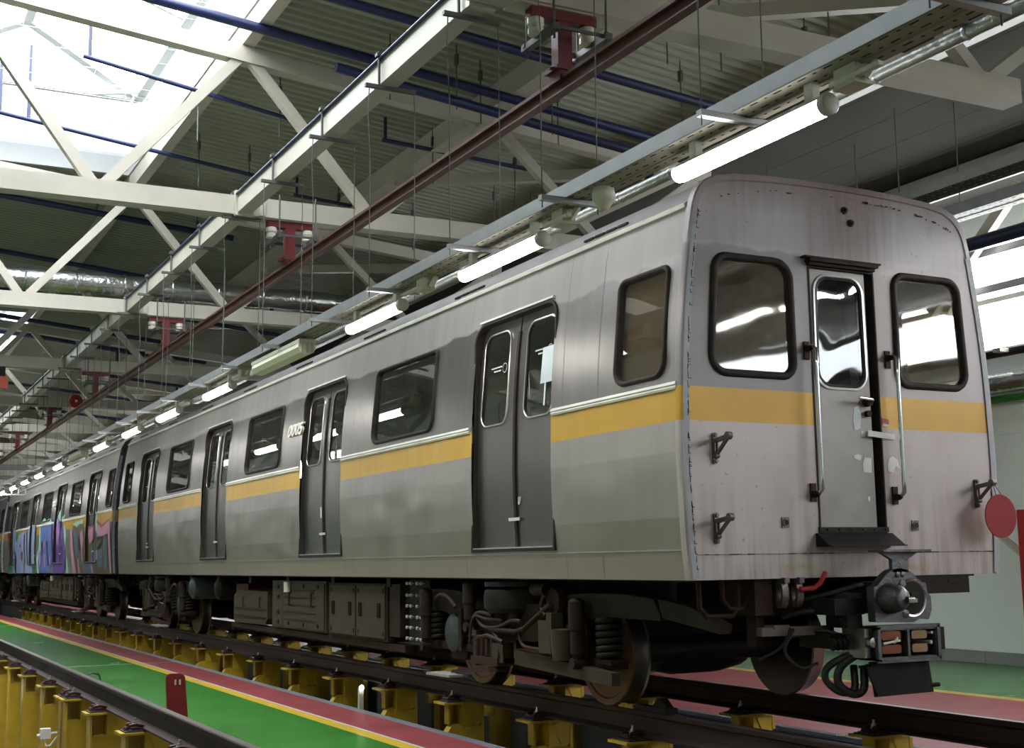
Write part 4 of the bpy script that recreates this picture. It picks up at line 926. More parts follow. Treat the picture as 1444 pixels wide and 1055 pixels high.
for k in range(8):
    y0 = -13+5.5*k; w_ = MB()
    w_.box(WX+.01, WX+.07, y0, y0+.06, 3.7, 5.25); w_.box(WX, WX+.07, y0, y0+5.5, 3.7, 3.78); w_.box(WX, WX+.07, y0, y0+5.5, 4.40, 4.47); w_.box(WX, WX+.07, y0, y0+5.5, 5.2, 5.27)
    o = struct(w_, 'window_%d' % (k+1), 'white_steel')
    for za, zb in ((3.78, 4.40), (4.47, 5.2)):
        if (za > 4.4 and y0 < -2) or y0 > 8.5: o_ = MB().box(WX+.03, WX+.07, y0+.06, y0+5.5, za, zb).build('light_block_panel', 'wall_panel', o, 0); continue  # unseen blanks, added to cut daylight on the far floor and in reflections
        g = MB(); g.add([(WX+.04, y0+.06, za), (WX+.04, y0+5.5, za), (WX+.04, y0+5.5, zb), (WX+.04, y0+.06, zb)], [(0, 1, 2, 3)]); g.build('pane', 'glass_sky', o, 0)
# other walls, out of the picture but part of the hall
mb = MB(); mb.box(-12.1, -12, YA, YB, FZ, 8); struct(mb, 'wall_left', 'wall_panel')
mb = MB(); mb.box(-12, WX, YB, YB+.1, -1.55, 8); struct(mb, 'wall_back', 'dark_hall')
mb = MB(); mb.box(-12, WX, YA-.1, YA, -1.55, 8); struct(mb, 'wall_front', 'wall_panel')

# ------------------------------------------------------------------ roof: corrugated deck, soffit, rooflights
deck_z = lambda x: 6.95-.1*(x+2.33)
def deck(x0, x1, y0, y1):
    V = []; F = []; y = y0; prof = []
    while y < y1-.01:
        prof += [(y, 0), (y+.065, 0), (y+.085, .04), (y+.145, .04)]; y += .165
    prof.append((y1, 0)); n = len(prof)
    for x in (x0, x1): V += [(x, a, deck_z(x)+h) for a, h in prof]
    F = [(i, i+1, n+i+1, n+i) for i in range(n-1)]
    mb = MB(); mb.add(V, F); return mb
for x0, x1, y0, y1 in ((-12, -5.9, YA, YB), (-5.9, -2.4, YA, .6), (-5.9, -2.4, YA+.165*168, 24.5), (-5.9, -2.4, YA+.165*313, YB), (-2.4, 3.55, YA, YB)):
    o = struct(deck(x0, x1, y0, y1), 'ceiling', 'deck')
mb = MB()
for k in range(7):
    x0 = 3.4+.605*k; a_, b_ = deck_z(x0)-.16, deck_z(x0+.6)-.16
    mb.add([(x0, YA, a_), (x0+.6, YA, b_), (x0+.6, YB, b_), (x0, YB, a_)], [(0, 1, 2, 3)]); mb.add([(x0+.6, YA, b_), (x0+.605, YA, b_+.02), (x0+.605, YB, b_+.02), (x0+.6, YB, b_)], [(0, 1, 2, 3)])
    mb.add([(x0+.605, YA, b_+.02), (x0+.605, YA, b_-.001), (x0+.605, YB, b_-.001), (x0+.605, YB, b_+.02)], [(0, 1, 2, 3)])
mb.box(3.4, WX+.08, YA, YB, deck_z(3.4)-.10, deck_z(3.4)-.08)
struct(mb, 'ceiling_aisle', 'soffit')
mb = MB(); mb.box(-12.1, WX+.1, YA-.1, YB, 9.2, 9.25)
def rooflight(y0, y1, lab):
    t = thing('rooflight', lab, 'skylight', (0, 0, 0)); x0, x1 = -5.9, -2.4; zc, zt = 7.62, 8.15
    for n, (a, b, c, d) in (('end', (x0, x1, y0-.05, y0)), ('end', (x0, x1, y1, y1+.05)), ('side', (x0-.05, x0, y0, y1)), ('side', (x1, x1+.05, y0, y1))):
        zb = deck_z(-2.4)-.06; zm = zb+.28
        mb = MB(); mb.box(a, b, c, d, zb, zm); mb.build('curb', 'hatch_grey', t, 0)
        if n == 'end': a -= .05; b += .05
        xm_, ym_ = (a+b)/2, (c+d)/2
        mb = MB(); mb.loops([[(a, ym_, z), (b, ym_, z)] if n == 'end' else [(xm_, c, z), (xm_, d, z)] for z in (zm, zc)], close=False); mb.build('curb_panel', 'polycarbonate', t, 0)
        mb = MB(); mb.box(a, b, c, d, zm, zm+.05); mb.build('curb_rail', 'skylight_frame', t, 0)
    # sloping hipped glazing
    xi0, xi1, yi0, yi1 = x0+.12, x1-.15, y0+.5, y1-1.35; xm = (x0+x1)/2; ya, yb = yi0+1.0, yi1-.9
    C = {'a': (xi0, yi0, zc), 'b': (xi1, yi0, zc), 'c': (xi1, yi1, zc), 'd': (xi0, yi1, zc), 'r': (xm, ya, zt), 's': (xm, yb, zt)}
    mb = MB(); mb.add([(x0, y0, zc), (x1, y0, zc), (x1, y1, zc), (x0, y1, zc), (xi0, yi0, zc), (xi1, yi0, zc), (xi1, yi1, zc), (xi0, yi1, zc)], [(0, 1, 5, 4), (1, 2, 6, 5), (2, 3, 7, 6), (3, 0, 4, 7)]); mb.build('flange', 'polycarbonate', t, 0)
    for p, q, wd in (('a', 'b', .10), ('b', 'c', .12), ('c', 'd', .12), ('d', 'a', .10), ('a', 'r', .12), ('b', 'r', .12), ('c', 's', .13), ('d', 's', .13), ('r', 's', .12)):
        mb = MB(); mb.bar(C[p], C[q], wd, .10); mb.build('hip_rafter', 'skylight_frame', t, 0)
    n = int((yb-ya)/2.2)
    for k in range(1, n+1):
        y = ya+(yb-ya)*k/(n+1)
        for xe in (xi0, xi1):
            mb = MB(); mb.bar((xe, y, zc), (xm, y, zt), .05, .06); mb.build('glazing_bar', 'skylight_frame', t, 0)
    for f in (('b', 'c', 's', 'r'), ('d', 'a', 'r', 's'), ('a', 'b', 'r'), ('c', 'd', 's')):
        mb = MB(); mb.add([Vector(C[p])+Vector((0, 0, .03)) for p in f], [list(range(len(f)))]); mb.build('pane', 'glass_sky', t, 0)
    # safety mesh of thin wires under the glass
    mb = MB()
    for k in range(int((y1-y0)/.5)): mb.box(x0, x1, y0+.5*k, y0+.5*k+.006, 7.3, 7.306)
    for k in range(8): mb.box(x0+.5*k, x0+.5*k+.006, y0, y1, 7.3, 7.306)
    mb.build('safety_mesh', 'galv', t, 0, kind='stuff')
    mb = MB(); mb.path([(x1-.05, y1-1.6, 7.55), (x1-.25, y1-1.6, 7.56), (x1-.3, y1-1.6, 7.4), (x1-.3, y1-1.6, 7.1)], .02, 6).tube((x1-.2, y1-1.7, 7.6), (x1-.9, y1-1.3, 7.6), .035, 8); mb.build('opening_motor', 'skylight_frame', t, 30)
rooflight(.6, 12.7, 'bright hipped rooflight in the upper left corner of the view')
rooflight(24.5, 36.6, 'far rooflight showing as small bright strips beyond the second truss')

# ------------------------------------------------------------------ trusses
TY = [-5.4+6*k for k in range(11)]
TN = ['frame truss behind the camera', 'nearest white roof truss, its bottom chord over the car roof', 'second white roof truss, crossing in front of the rooflight', 'third white roof truss, just in front of the foil duct']
tz = lambda x: 6.55-.1*(x+2.33)
proto = thing('roof_truss', 'x', 'truss', (0, 0, 0), 'white steel roof trusses')
mb = MB(); mb.box(-9.8, 2.50, -.10, .10, 4.745, 4.95); mb.build('bottom_chord', 'white_steel', proto, 0)
mb = MB(); mb.bar((-9.8, 0, tz(-9.8)), (3.8, 0, tz(3.8)), .15, .18); mb.build('top_chord', 'white_steel', proto, 0)
for k in range(-3, 3):
    xt = -2.33+3*k; xb0, xb1 = xt-1.5, xt+1.5
    for xb in (xb0, xb1):
        if xb > 2.6 or xb < -9.8: continue
        sgn = 1 if xb > xt else -1
        mb = MB(); mb.bar((xt+sgn*.08, 0, tz(xt)-.06), (xb-sgn*.06, 0, 4.93), .10, .11); mb.build('diagonal', 'white_steel', proto, 0)
TR = [proto]+[dup(proto) for _ in TY[1:]]
for k, (t, y) in enumerate(zip(TR, TY)):
    t.location.y = y
    t['label'] = ['white roof truss out of view above the photographer', 'nearest white roof truss in view, its bottom chord ending above the cab', 'second white roof truss in view, crossing under the near rooflight', 'third white roof truss, just in front of the round foil duct',
                  'fourth white roof truss, first one beyond the round foil duct', 'fifth white roof truss, carrying the red reel'][k] if k < 6 else '%s white roof truss counted from the front, far down the hall' % ORD[k-1]
mb0 = None
for k, x in enumerate((-8.33, -5.33+.0, -2.33+.02, .67, 3.6)):
    z = deck_z(x); t = thing('roof_purlin', ['white roof purlin above the left track, left of the rooflight', 'white purlin along the left edge of the rooflight', 'white purlin along the right edge of the rooflight',
              'white purlin between the rooflight and the train, crossing behind the blue pipes', 'white purlin above the car roof at the edge of the ribbed ceiling'][k], 'purlin', (x, 0, z), 'roof purlins')
    mb = MB(); mb.box(-.07, .07, YA, YB, -.30, -.012); mb.build('beam', 'white_steel', t, 0)
    if k == 3 or k == 4:
        mb = MB(); mb.box(-.10, .10, YA, YB, -.315, -.30); mb.build('flange', 'white_steel', t, 0)
for k, y in enumerate(TY[1:7]):
    t = thing('roof_brace', 'white diagonal roof brace in the %s bay beyond the cab, under the ribbed deck' % ORD[k], 'brace', (.67, y+3, 0), 'diagonal roof braces')
    mb = MB(); mb.bar((0, 0, 6.33), (2.95, -3.0, 6.02), .12, .14); mb.build('brace', 'white_steel', t, 0)
# longitudinal beam that carries the cable tray, one length per bay
for k, y in enumerate(TY[:8]):
    t = thing('tray_support_beam', '%s length of the white beam above the lamp tray, counted from the photographer' % ORD[k], 'beam', (-2.35, y, 0), 'lengths of the tray beam')
    mb = MB(); mb.box(-.075, .075, .16, 5.84, 4.75, 4.94); mb.build('beam', 'white_steel', t, 0)
    mb = MB(); mb.box(-.10, .10, .105, .16, 4.72, 4.99).box(-.10, .10, 5.84, 5.895, 4.72, 4.99); mb.build('end_plate', 'white_steel', t, 0)
    mb = MB(); mb.tube((-.09, .17, 4.945), (-.09, 5.83, 4.945), .014, 8); mb.build('side_pipe', 'pipe_blue', t, 40)

# ------------------------------------------------------------------ overhead contact rail and its hangers
mb = MB(); mb.prism([(-.035, 4.17), (.035, 4.17), (.035, 4.18), (.008, 4.19), (.008, 4.245), (.045, 4.25), (.045, 4.275), (-.045, 4.275), (-.045, 4.25), (-.008, 4.245), (-.008, 4.19), (-.035, 4.18)], -12, 60, 'Y')
for v in range(len(mb.v)): mb.v[v] = (mb.v[v][0]-1.81, mb.v[v][1], mb.v[v][2])
tag(mb.build('contact_rail', 'contact_rail', None, 0), 'long red brown overhead rail hung below the trusses', 'rail')
hp = thing('rail_hanger', 'x', 'hanger', (-1.81, .5, 0), 'red hangers of the overhead rail')
mb = MB(); mb.box(-.055, .055, -.045, .045, 4.33, 4.70); mb.build('post', 'hanger_red', hp, 0)
mb = MB(); mb.box(-.25, .25, -.05, .05, 4.665, 4.735); mb.build('crossbar', 'hanger_red', hp, 0)
mb = MB(); mb.box(-.09, .09, -.09, .09, 4.31, 4.335).box(-.06, .06, -.07, .07, 4.24, 4.31).prism([(-.13, 4.30), (.13, 4.36), (.13, 4.375), (-.13, 4.315)], -.06, -.04, 'Y'); mb.build('clamp', 'hanger_red', hp, 0)
for x in (-.2, .2):
    mb = MB(); mb.lathe([(.03, -.07), (.055, -.06), (.055, -.02), (.04, -.01), (.058, .01), (.058, .05), (.045, .06)], (x, 0, 4.61), 'Z', 14); mb.build('insulator', 'insulator', hp, 40)
    mb = MB(); mb.bar((x+.03, -.24, 4.53), (x+.03, .22, 4.53), .05, .045); mb.build('carrier', 'bracket_dark', hp, 0)
mb = MB(); mb.bar((-.20, .18, 4.54), (.26, .18, 4.54), .03, .03); mb.build('yoke', 'bracket_dark', hp, 0); MB().bar((-.20, -.2, 4.54), (.26, -.2, 4.54), .02, .02).build('yoke', 'bracket_dark', hp, 0)
for x, y in ((-.17, .18), (.23, .18), (-.17, -.2), (.23, -.2)):
    mb = MB(); mb.tube((x, y, 4.46), (x, y, 4.98), .009, 6).lathe([(.016, 0), (.016, .02), (.0, .02)], (x, y, 4.55), 'Z', 6); mb.build('threaded_rod', 'bracket_dark', hp, 0)
mb = MB(); mb.box(-.38, .30, -.07, .12, 4.735, 4.75).prism([(-.38, 4.75), (-.30, 4.75), (-.30, 4.95), (-.345, 4.95)], -.12, -.10, 'Y'); mb.build('mounting_plate', 'white_steel', hp, 0)
hs = [hp]+[dup(hp) for _ in range(6)]
for k, h in enumerate(hs):
    h.location.y = .6+6*k; h['label'] = '%s red T-shaped rail hanger with white insulators, counted from the cab' % ORD[k]

# ------------------------------------------------------------------ cable tray with tube lamps above the walkway
TX0, TX1, TZ = -2.375, -2.175, 3.125
def tray(name, x0, x1, z, y0, y1, m, lip, label, slots=True, flip=False, bm_=None, cables=False):
    t = thing(name, label, 'cable tray', (x0, y0, z)); wd = x1-x0
    mb = MB()
    if slots:
        rows = [(.10, .16), (.42, .48), (.76, .82)]; cols = []; y = 0
        xs = [0]+[v*wd for r in rows for v in r]+[wd]; 
        for i in range(len(xs)-1):
            if i % 2 == 0: mb.box(xs[i], xs[i+1], 0, y1-y0, 0, .002)
            else:
                y = 0; q = 0
                while y < min(y1-y0, 24):
                    L = .075 if q % 2 else .028; G = .045; mb.box(xs[i], xs[i+1], y, y+G, 0, .002); y += G+(.055 if q % 2 == 0 else .022); q += 1
                mb.box(xs[i], xs[i+1], y, y1-y0, 0, .002) if y < y1-y0 else None
        mb.box(wd*.58, wd*.64, 0, y1-y0, -.006, 0)
    else: mb.box(0, wd, 0, y1-y0, 0, .002)
    mb.build('tray_bottom', bm_ or m, t, 0)
    if cables:
        for q in range(4): MB().tube((.028+wd*.235*q, 0, .022), (.028+wd*.235*q, y1-y0, .022), .019, 6).build('cable', 'rubber', t, 0)  # unseen dark cables, added so the slots read dark from below
    for x in (0, wd-.003):
        mb = MB(); mb.box(x, x+.003, 0, y1-y0, 0, lip); mb.build('tray_side', m, t, 0)
    return t
tray('cable_tray', TX0, TX1, TZ, -6.5, 46, 'galv', .082, 'long perforated metal tray above the walkway carrying the lit tube lamps', cables=True, bm_='tray_metal')
me = MB()
ap = thing('tray_hanger', 'x', 'hanger', (-2.32, 0, 0), 'wire hangers of the lamp tray')
mb = MB(); mb.box(-.22, .20, -.02, .02, 3.093, 3.123); mb.build('cross_arm', 'galv', ap, 0)
mb = MB(); mb.box(-.24, .18, -.018, .018, 4.70, 4.728).tube((-.125, 0, 4.70), (-.125, 0, 5.0), .011, 6).box(-.15, -.06, -.025, .025, 4.96, 4.985); mb.build('top_arm', 'bracket_dark', ap, 0)
for x in (-.205, .165):
    mb = MB(); pts = [(x, 0, 3.05), (x, 0, 3.5), (x+.006, 0, 4.1), (x-.012 if x < 0 else x+.008, 0, 4.5), (x, 0, 4.73)]; mb.path(pts, .004, 5); mb.build('wire', 'wire', ap, 0)
ys = [-4.8, -3.34, -1.92, -.38, .88, 2.34, 3.68, 5.12, 6.55]+[8.0+1.45*k for k in range(17)]
for k, y in enumerate(ys):
    a = ap if k == 0 else dup(ap)
    a.location.y = y; a['label'] = 'thin pair of wires with cross arms holding the lamp tray, %s along the tray' % ORD[k]
# lamps
lp = thing('tube_lamp', 'x', 'lamp', (-2.275, 0, 3.0), 'lit tube lamps along the tray')
arc = lambda r, y, a0, a1, n: [(r*math.cos(math.radians(a0+(a1-a0)*k/n)), y, r*math.sin(math.radians(a0+(a1-a0)*k/n))) for k in range(n+1)]
pr_ = [(.004, -.60), (.03, -.598), (.042, -.585), (.047, -.56), (.047, .585)]
mb = MB(); mb.loops([arc(r, y, -205, 25, 16) for r, y in pr_], close=False); mb.build('tube', 'lamp_on', lp, 50)
mb = MB(); mb.loops([arc(r*1.01, y, 25, 155, 8) for r, y in pr_], close=False); mb.build('housing', 'cap_cream', lp, 50)
mb = MB(); mb.lathe([(.049, .585), (.049, .622), (.042, .63), (.0, .631)], (0, 0, 0), 'Y', 20); mb.build('end_cap', 'cap_cream', lp, 50)
for y in (-.42, .50):
    mb = MB(); mb.box(-.02, .02, y-.03, y+.03, .045, .125); mb.build('mount', 'trim_white', lp, 0)
mb = MB(); mb.box(-.015, .015, .632, .95, .06, .08); mb.build('lamp_rail', 'trim_white', lp, 0)
LY = [-1.92, .65, 2.87, 7.67, 10.15, 12.5, 14.96, 19.5, 22.2, 24.5, 26.8, 29.1, 31.4]
for k, y in enumerate(LY):
    a = lp if k == 0 else dup(lp)
    a.location.y = y; a.rotation_euler.z = PI if False else 0
    # the cap end points to the photographer
    a.scale = (1, -.95, 1)
    a['label'] = '%s lit white tube lamp under the tray, counted from the cab end' % ORD[k]
for k, (y, nm) in enumerate(((5.30, 'unlit cream lamp with a ribbed cover, hung under the tray above the second doors'), (17.3, 'small unlit cream lamp under the tray above the second car'))):
    t = thing('batten_lamp', nm, 'lamp', (-2.275, y, 3.02), 'unlit batten lamps'); s = 1 if k == 0 else .85
    mb = MB(); mb.loops([[(x*s, yy*s, z*s) for x, z in ((-.08, .05), (-.085, .0), (-.06, -.045), (-.02, -.06), (.02, -.06), (.06, -.045), (.085, .0), (.08, .05))] for yy in (-.75, -.72, .72, .75)], cap0=True, cap1=True); mb.build('diffuser', 'lamp_off', t, 30)
    mb = MB(); mb.box(-.085*s, .085*s, -.77*s, .77*s, .04*s, .075*s); mb.build('lamp_body', 'cap_cream', t, 0)
    for x in (-.05, .0, .05):
        mb = MB(); mb.box((x-.008)*s, (x+.008)*s, -.765*s, -.745*s, -.05*s, .05*s); mb.build('clip', 'cap_cream', t, 0)
for k, (y, nm) in enumerate(((-2.62, 'cream junction box on the tray beside the nearest tube lamp'), (-.13, 'cream junction box on the tray before the second tube lamp'), (1.92, 'cream junction box on the tray before the third tube lamp'), (6.75, 'cream junction box on the tray between the unlit lamp and the fourth lit one'))):
    t = thing('junction_box', nm, 'junction box', (-2.24, y, 3.075), 'cream boxes under the tray')
    mb = MB(); mb.box(-.05, .04, -.065, .065, -.03, .05); mb.build('box', 'cream', t, 0)
    mb = MB(); mb.box(-.055, .045, -.07, .07, -.04, -.03).bar((.0, -.08, -.02), (.03, -.12, .05), .03, .025); mb.build('lid', 'cream', t, 0)
t = thing('smoke_detector', 'round cream detector under the tray between the two nearest tube lamps', 'detector', (-2.27, -.63, 2.997))
mb = MB(); mb.lathe([(.0, .13), (.062, .13), (.062, .105), (.066, .10), (.064, .06), (.055, .05)], (0, 0, 0), 'Z', 24); mb.build('base', 'cream', t, 40)
mb = MB(); mb.lathe([(.055, .05), (.048, .04), (.03, .01), (.012, .0), (.0, .0)], (0, 0, 0), 'Z', 24); mb.build('sensor_head', 'cream', t, 40)
# foil-clad pipe beside the tray
t = thing('foil_pipe', 'thin silver foil pipe with tie bands between the tray and the car roof', 'pipe', (-1.85, 0, 3.25))
mb = MB(); mb.tube((0, -9, 0), (0, 40, 0), .032, 14); mb.build('pipe', 'foil_dull', t, 60)
for k in range(30):
    mb = MB(); mb.lathe([(.034, -.012), (.037, 0), (.034, .012)], (0, -4+.55*k, 0), 'Y', 14); mb.build('tie_band', 'galv', t, 40)
t = thing('foil_pipe', 'second slimmer silver pipe just above the foil pipe beside the tray', 'pipe', (-1.95, 0, 3.31)); mb = MB(); mb.tube((0, -9, 0), (0, 40, 0), .014, 8); mb.build('pipe', 'galv', t, 60)
for k in range(6):
    mb = MB(); mb.bar((-.12, -2.9+3*k, -.025), (.12, -2.9+3*k, -.025), .03, .02); mb.build('cross_arm', 'bracket_dark', t, 0)
tp = thing('trough_lamp', 'x', 'lamp', (6.2, 0, 4.7), 'trough lamps of the right aisle')
mb = MB(); mb.loops([[(-.15, y, .0), (-.06, y, .07), (.06, y, .07), (.15, y, .0)] for y in (-.65, .65)], close=False); mb.build('reflector', 'cap_cream', tp, 0)  # unseen hood, added to keep the lamp light off the ceiling
mb = MB(); mb.tube((0, -.6, .0), (0, .6, .0), .035, 10); mb.build('tube', 'lamp_high', tp, 40)
for x, y in ((.03, -.4), (.03, .4)):
    mb = MB(); mb.tube((x, y, .05), (x, y, .9), .006, 5); mb.build('wire', 'wire', tp, 0)
for k, y in enumerate((-9.0, -7.5, -6.0, -4.5, -3.0, -1.5, 0.0, 1.5)):
    a = tp if k == 0 else dup(tp)
    a.location.y = y; a['label'] = '%s trough lamp of the right aisle, out of the picture behind or beside the cab' % ORD[k]
# a row of unseen lamps left of the empty track; near ones hooded to spare the trusses, the rest open to light the deck
kp = dup(tp)
for o in [q for q in bpy.data.objects if q.parent == kp]:
    if o.name.startswith('wire'): o.scale = (1, 1, 3.6)
    if o.name.startswith('tube'): o.material_slots[0].link = 'OBJECT'; o.material_slots[0].material = MATS['lamp_on']
for k in range(14):
    a = kp if k == 0 else dup(kp if k < 3 else lp)
    a.location = (-6.3, 2.6+2.4*k, 3.3); a['group'] = 'lamps left of the empty track'; a['label'] = '%s lamp left of the empty track, out of the picture' % ORD[k]
# unlit trays on the right of the train, with their hanging wires
for k, (x, z, m2, lab) in enumerate(((4.35, 4.96, 'soffit', 'perforated tray under the aisle ceiling right of the car, the upper one'), (4.72, 4.76, 'cream', 'cream perforated tray right of the car, the lower one'))):
    t = tray('cable_tray', x, x+.30, z, -6, 30, 'galv', .12, lab, bm_=m2)
for k, (x, y) in enumerate(((4.45, 3.9), (4.85, 3.4), (4.45, 1.7), (4.85, 5.0), (4.45, 6.2))):
    mb = MB(); mb.tube((x, y, 4.9), (x, y, 6.1), .008, 6); tag(mb.build('hanging_rod', 'wire', None, 0), '%s thin rod hanging from the aisle ceiling to the right-hand trays' % ORD[k], 'rod', 'rods of the aisle trays')
t = thing('aisle_beam', 'white beam across under the aisle ceiling just above the cab roof', 'beam', (6.3, 0, 0)); mb = MB(); mb.box(-.1, .14, -10, 50, 5.60, 5.88); mb.build('beam', 'white_steel', t, 0)
t = thing('blue_pipe', 'thick dark blue pipe right of the cab, under the aisle trays', 'pipe', (4.85, 0, 4.42)); mb = MB(); mb.tube((0, -9, 0), (0, 50, 0), .075, 16); mb.build('pipe', 'pipe_blue', t, 60)
t = thing('foil_duct', 'silver foil duct along the right wall below the window', 'duct', (7.38, 0, 3.27)); mb = MB(); mb.tube((0, -10, 0), (0, 50, 0), .13, 18); mb.build('pipe', 'foil', t, 60)
for k in range(12):
    mb = MB(); mb.lathe([(.132, -.02), (.137, 0), (.132, .02)], (0, -3+1.2*k, 0), 'Y', 18); mb.build('band', 'galv', t, 40)
t = thing('green_pipe', 'green pipe clipped to the right wall just under the foil duct', 'pipe', (7.5, 0, 3.08)); mb = MB(); mb.tube((0, -10, 0), (0, 50, 0), .05, 10); mb.build('pipe', 'floor_green', t, 60)
t = thing('wall_pipe', 'black pipe along the sill of the right wall window', 'pipe', (7.45, 0, 3.68)); mb = MB(); mb.tube((0, -10, 0), (0, 50, 0), .06, 10); mb.build('pipe', 'dark_box', t, 60)
for k in range(4):
    mb = MB(); mb.box(-.22, .02, 2.2+2.9*k, 2.32+2.9*k, -.02, .03); mb.build('bracket', 'white_steel', t, 0)
for k, z in enumerate((4.46, 4.95)):
    t = thing('wall_tray', ['grey perforated rail across the right wall window, lower', 'grey perforated rail across the right wall window, upper'][k], 'rail', (7.25, 0, z)); mb = MB(); mb.box(0, .12, -10, 50, 0, .005).box(0, .005, -10, 50, 0, .10); mb.build('rail', 'galv', t, 0)
for k, (ya, yb_) in enumerate(((4.4, 6.0), (7.4, 5.8))):
    t = thing('window_brace', ['white diagonal brace before the right window, leaning away from the cab', 'white diagonal brace before the right window, leaning towards the cab'][k], 'brace', (7.0+.16*k, 0, 0)); mb = MB(); mb.bar((0, ya, 5.7), (0, yb_, 4.3), .14, .12, (1, 0, 0)); mb.build('brace', 'white_steel', t, 0)

# ------------------------------------------------------------------ pipes under the deck
def pipe(pts, r, lab, risers=(), n=12, m='pipe_blue', grp='blue pipes under the roof deck'):
    t = thing('blue_pipe', lab, 'pipe', tuple(pts[0]), grp); o = Vector(pts[0]); mb = MB(); mb.path([Vector(p)-o for p in pts], r, n); mb.build('pipe', m, t, 60)
    for a, b in risers:
        mb = MB(); mb.tube(Vector(a)-o, Vector(b)-o, r*.85, 8); mb.build('riser', m, t, 60)
    return t
sl = lambda x0, z0, x1, k=-.105: (x1, z0+k*(x1-x0))
def spipe(x0, x1, y, z0, r, lab, risers=(), k=-.11):
    risers = [(x, min(h, deck_z(x)-.02-(z0+k*(x-x0))) if x > -2.4 else h) for x, h in risers]
    z1 = z0+k*(x1-x0); return pipe([(x0, y, z0), ((x0+x1)/2, y, (z0+z1)/2), (x1, y, z1)], r, lab, [((x, y, z0+k*(x-x0)), (x, y, z0+k*(x-x0)+h)) for x, h in risers])
spipe(-3.83, -1.1, 7.84, 6.75, .026, 'slim blue pipe starting with a riser below the rooflight, the nearest', [(-3.76, .6)], -.16)
spipe(-4.6, -1.0, 10.38, 6.84, .028, 'slim blue pipe crossing the middle of the rooflight', [(-4.1, 1.0), (-4.45, .9)], -.125)
spipe(-7, -.4, 14.16, 7.03, .05, 'blue pipe just under the bottom chord of the second truss', [(-4.0, .25)], -.085)
for k, (x0, y, z0, x1, z1, lab) in enumerate(((-5, 5.94, 6.88, 2.58, 6.097, 'thick dark blue pipe with an elbow, upper one of the close pair'), (-1.6, 5.72, 6.23, 2.24, 5.80, 'thick dark blue pipe with an elbow, lower one of the close pair'))):
    pipe([(x0, y, z0), (0, y, z0+(z1-z0)*(-x0)/(x1-x0)), (x1-.06, y, z1+.008), (x1+.03, y, z1-.03), (x1+.06, y, z1-.12), (x1+.06, y, z1-.3)], .055, lab)
spipe(-5, 2.95, 4.6, 6.72, .05, 'dark blue pipe ending beyond the tray near the nearest truss', [(2.62, -.3)], -.09)
spipe(-.10, 3.1, 8.18, 6.40, .028, 'slim blue pipe with a riser between the second truss and the red rail', [(-.06, .42), (2.75, -.3), (2.95, .25)], -.055)
spipe(-.3, 2.5, 11.2, 6.45, .026, 'short slim blue pipe with a riser, right of the second red hanger', [(-.25, .4)], -.07)
for k, (x0, x1, y, z, r, a, lab) in enumerate(((-6, .7, 23.58, 6.95, .05, -.105, 'dark blue pipe beyond the foil duct, uppermost of the far pipes'), (-6, .6, 25.34, 6.98, .05, -.12, 'dark blue pipe beyond the foil duct, second of the far pipes'), (-3.5, 2.9, 26.06, 6.75, .045, -.095, 'dark blue pipe far down the hall, behind the second red hanger'),
                                         (-6, 2, 17.2, 6.85, .045, -.10, 'dark blue pipe between the foil duct and the fourth truss'), (-6, 3, 20.5, 6.9, .045, -.10, 'dark blue pipe behind the fourth truss'), (-6, 3, 29.5, 6.9, .045, -.10, 'dark blue pipe far down the hall, behind the red reel'), (-6, 3, 33.5, 6.9, .045, -.10, 'dark blue pipe at the very far end of the view'), (-6, 3, 38.5, 6.9, .05, -.10, 'last dark blue pipe, deep in the hall'))):
    if x0 == -6: x0 = -5.2; z -= .10
    spipe(x0, x1, y, z, r, lab, [(x1-.8, -.3)] if k % 2 else [], a)
mb = MB()
t = thing('foil_duct', 'wide silver foil duct crossing the hall behind the third truss', 'duct', (0, 13.35, 5.33))
mb = MB(); n = 60; rings = []
for k in range(n+1):
    x = -10+11.3*k/n; rr = .165+.006*math.sin(k*2.1)+.004*math.sin(k*5.3); rings.append([(x, rr*math.cos(2*PI*q/20), rr*math.sin(2*PI*q/20)+.004*math.sin(k*.7)) for q in range(20)])
mb.loops(rings, cap0=True, cap1=True); mb.build('duct', 'foil', t, 60)
for k in range(16):
    mb = MB(); mb.lathe([(.172, -.015), (.18, 0), (.172, .015)], (-9.5+.72*k, 0, 0), 'X', 20); mb.build('band', 'foil', t, 40)
# small rods with clips that carry the pipes
R = [(-2.35, 8.6), (-1.9, 10.38), (-1.55, 7.84), (-1.2, 10.38), (-.9, 5.94), (.2, 5.94), (1.2, 5.94), (-.2, 5.72), (1.0, 5.72), (1.8, 8.18), (.6, 8.18), (2.0, 4.6), (.4, 4.6), (1.0, 3.4), (1.5, 3.2), (2.4, 3.0), (2.0, 2.2), (2.6, 2.0), (1.6, 11.2), (.4, 11.2), (2.2, 9.6), (2.8, 9.6), (-1.0, 14.16), (-2.6, 14.16)]
for k, (x, y) in enumerate(R):
    zt_ = deck_z(x); t = thing('pipe_hanger', 'thin dark rod with a clip hanging from the ribbed deck, %s counted from the rooflight' % ORD[k], 'rod', (x, y, 0), 'rods under the deck')
    mb = MB(); mb.tube((0, 0, zt_-.75), (0, 0, zt_), .008, 6); mb.build('rod', 'bracket_dark', t, 0)
    mb = MB(); mb.box(-.015, .015, -.03, .03, zt_-.24, zt_-.12); mb.build('clip', 'bracket_dark', t, 0)
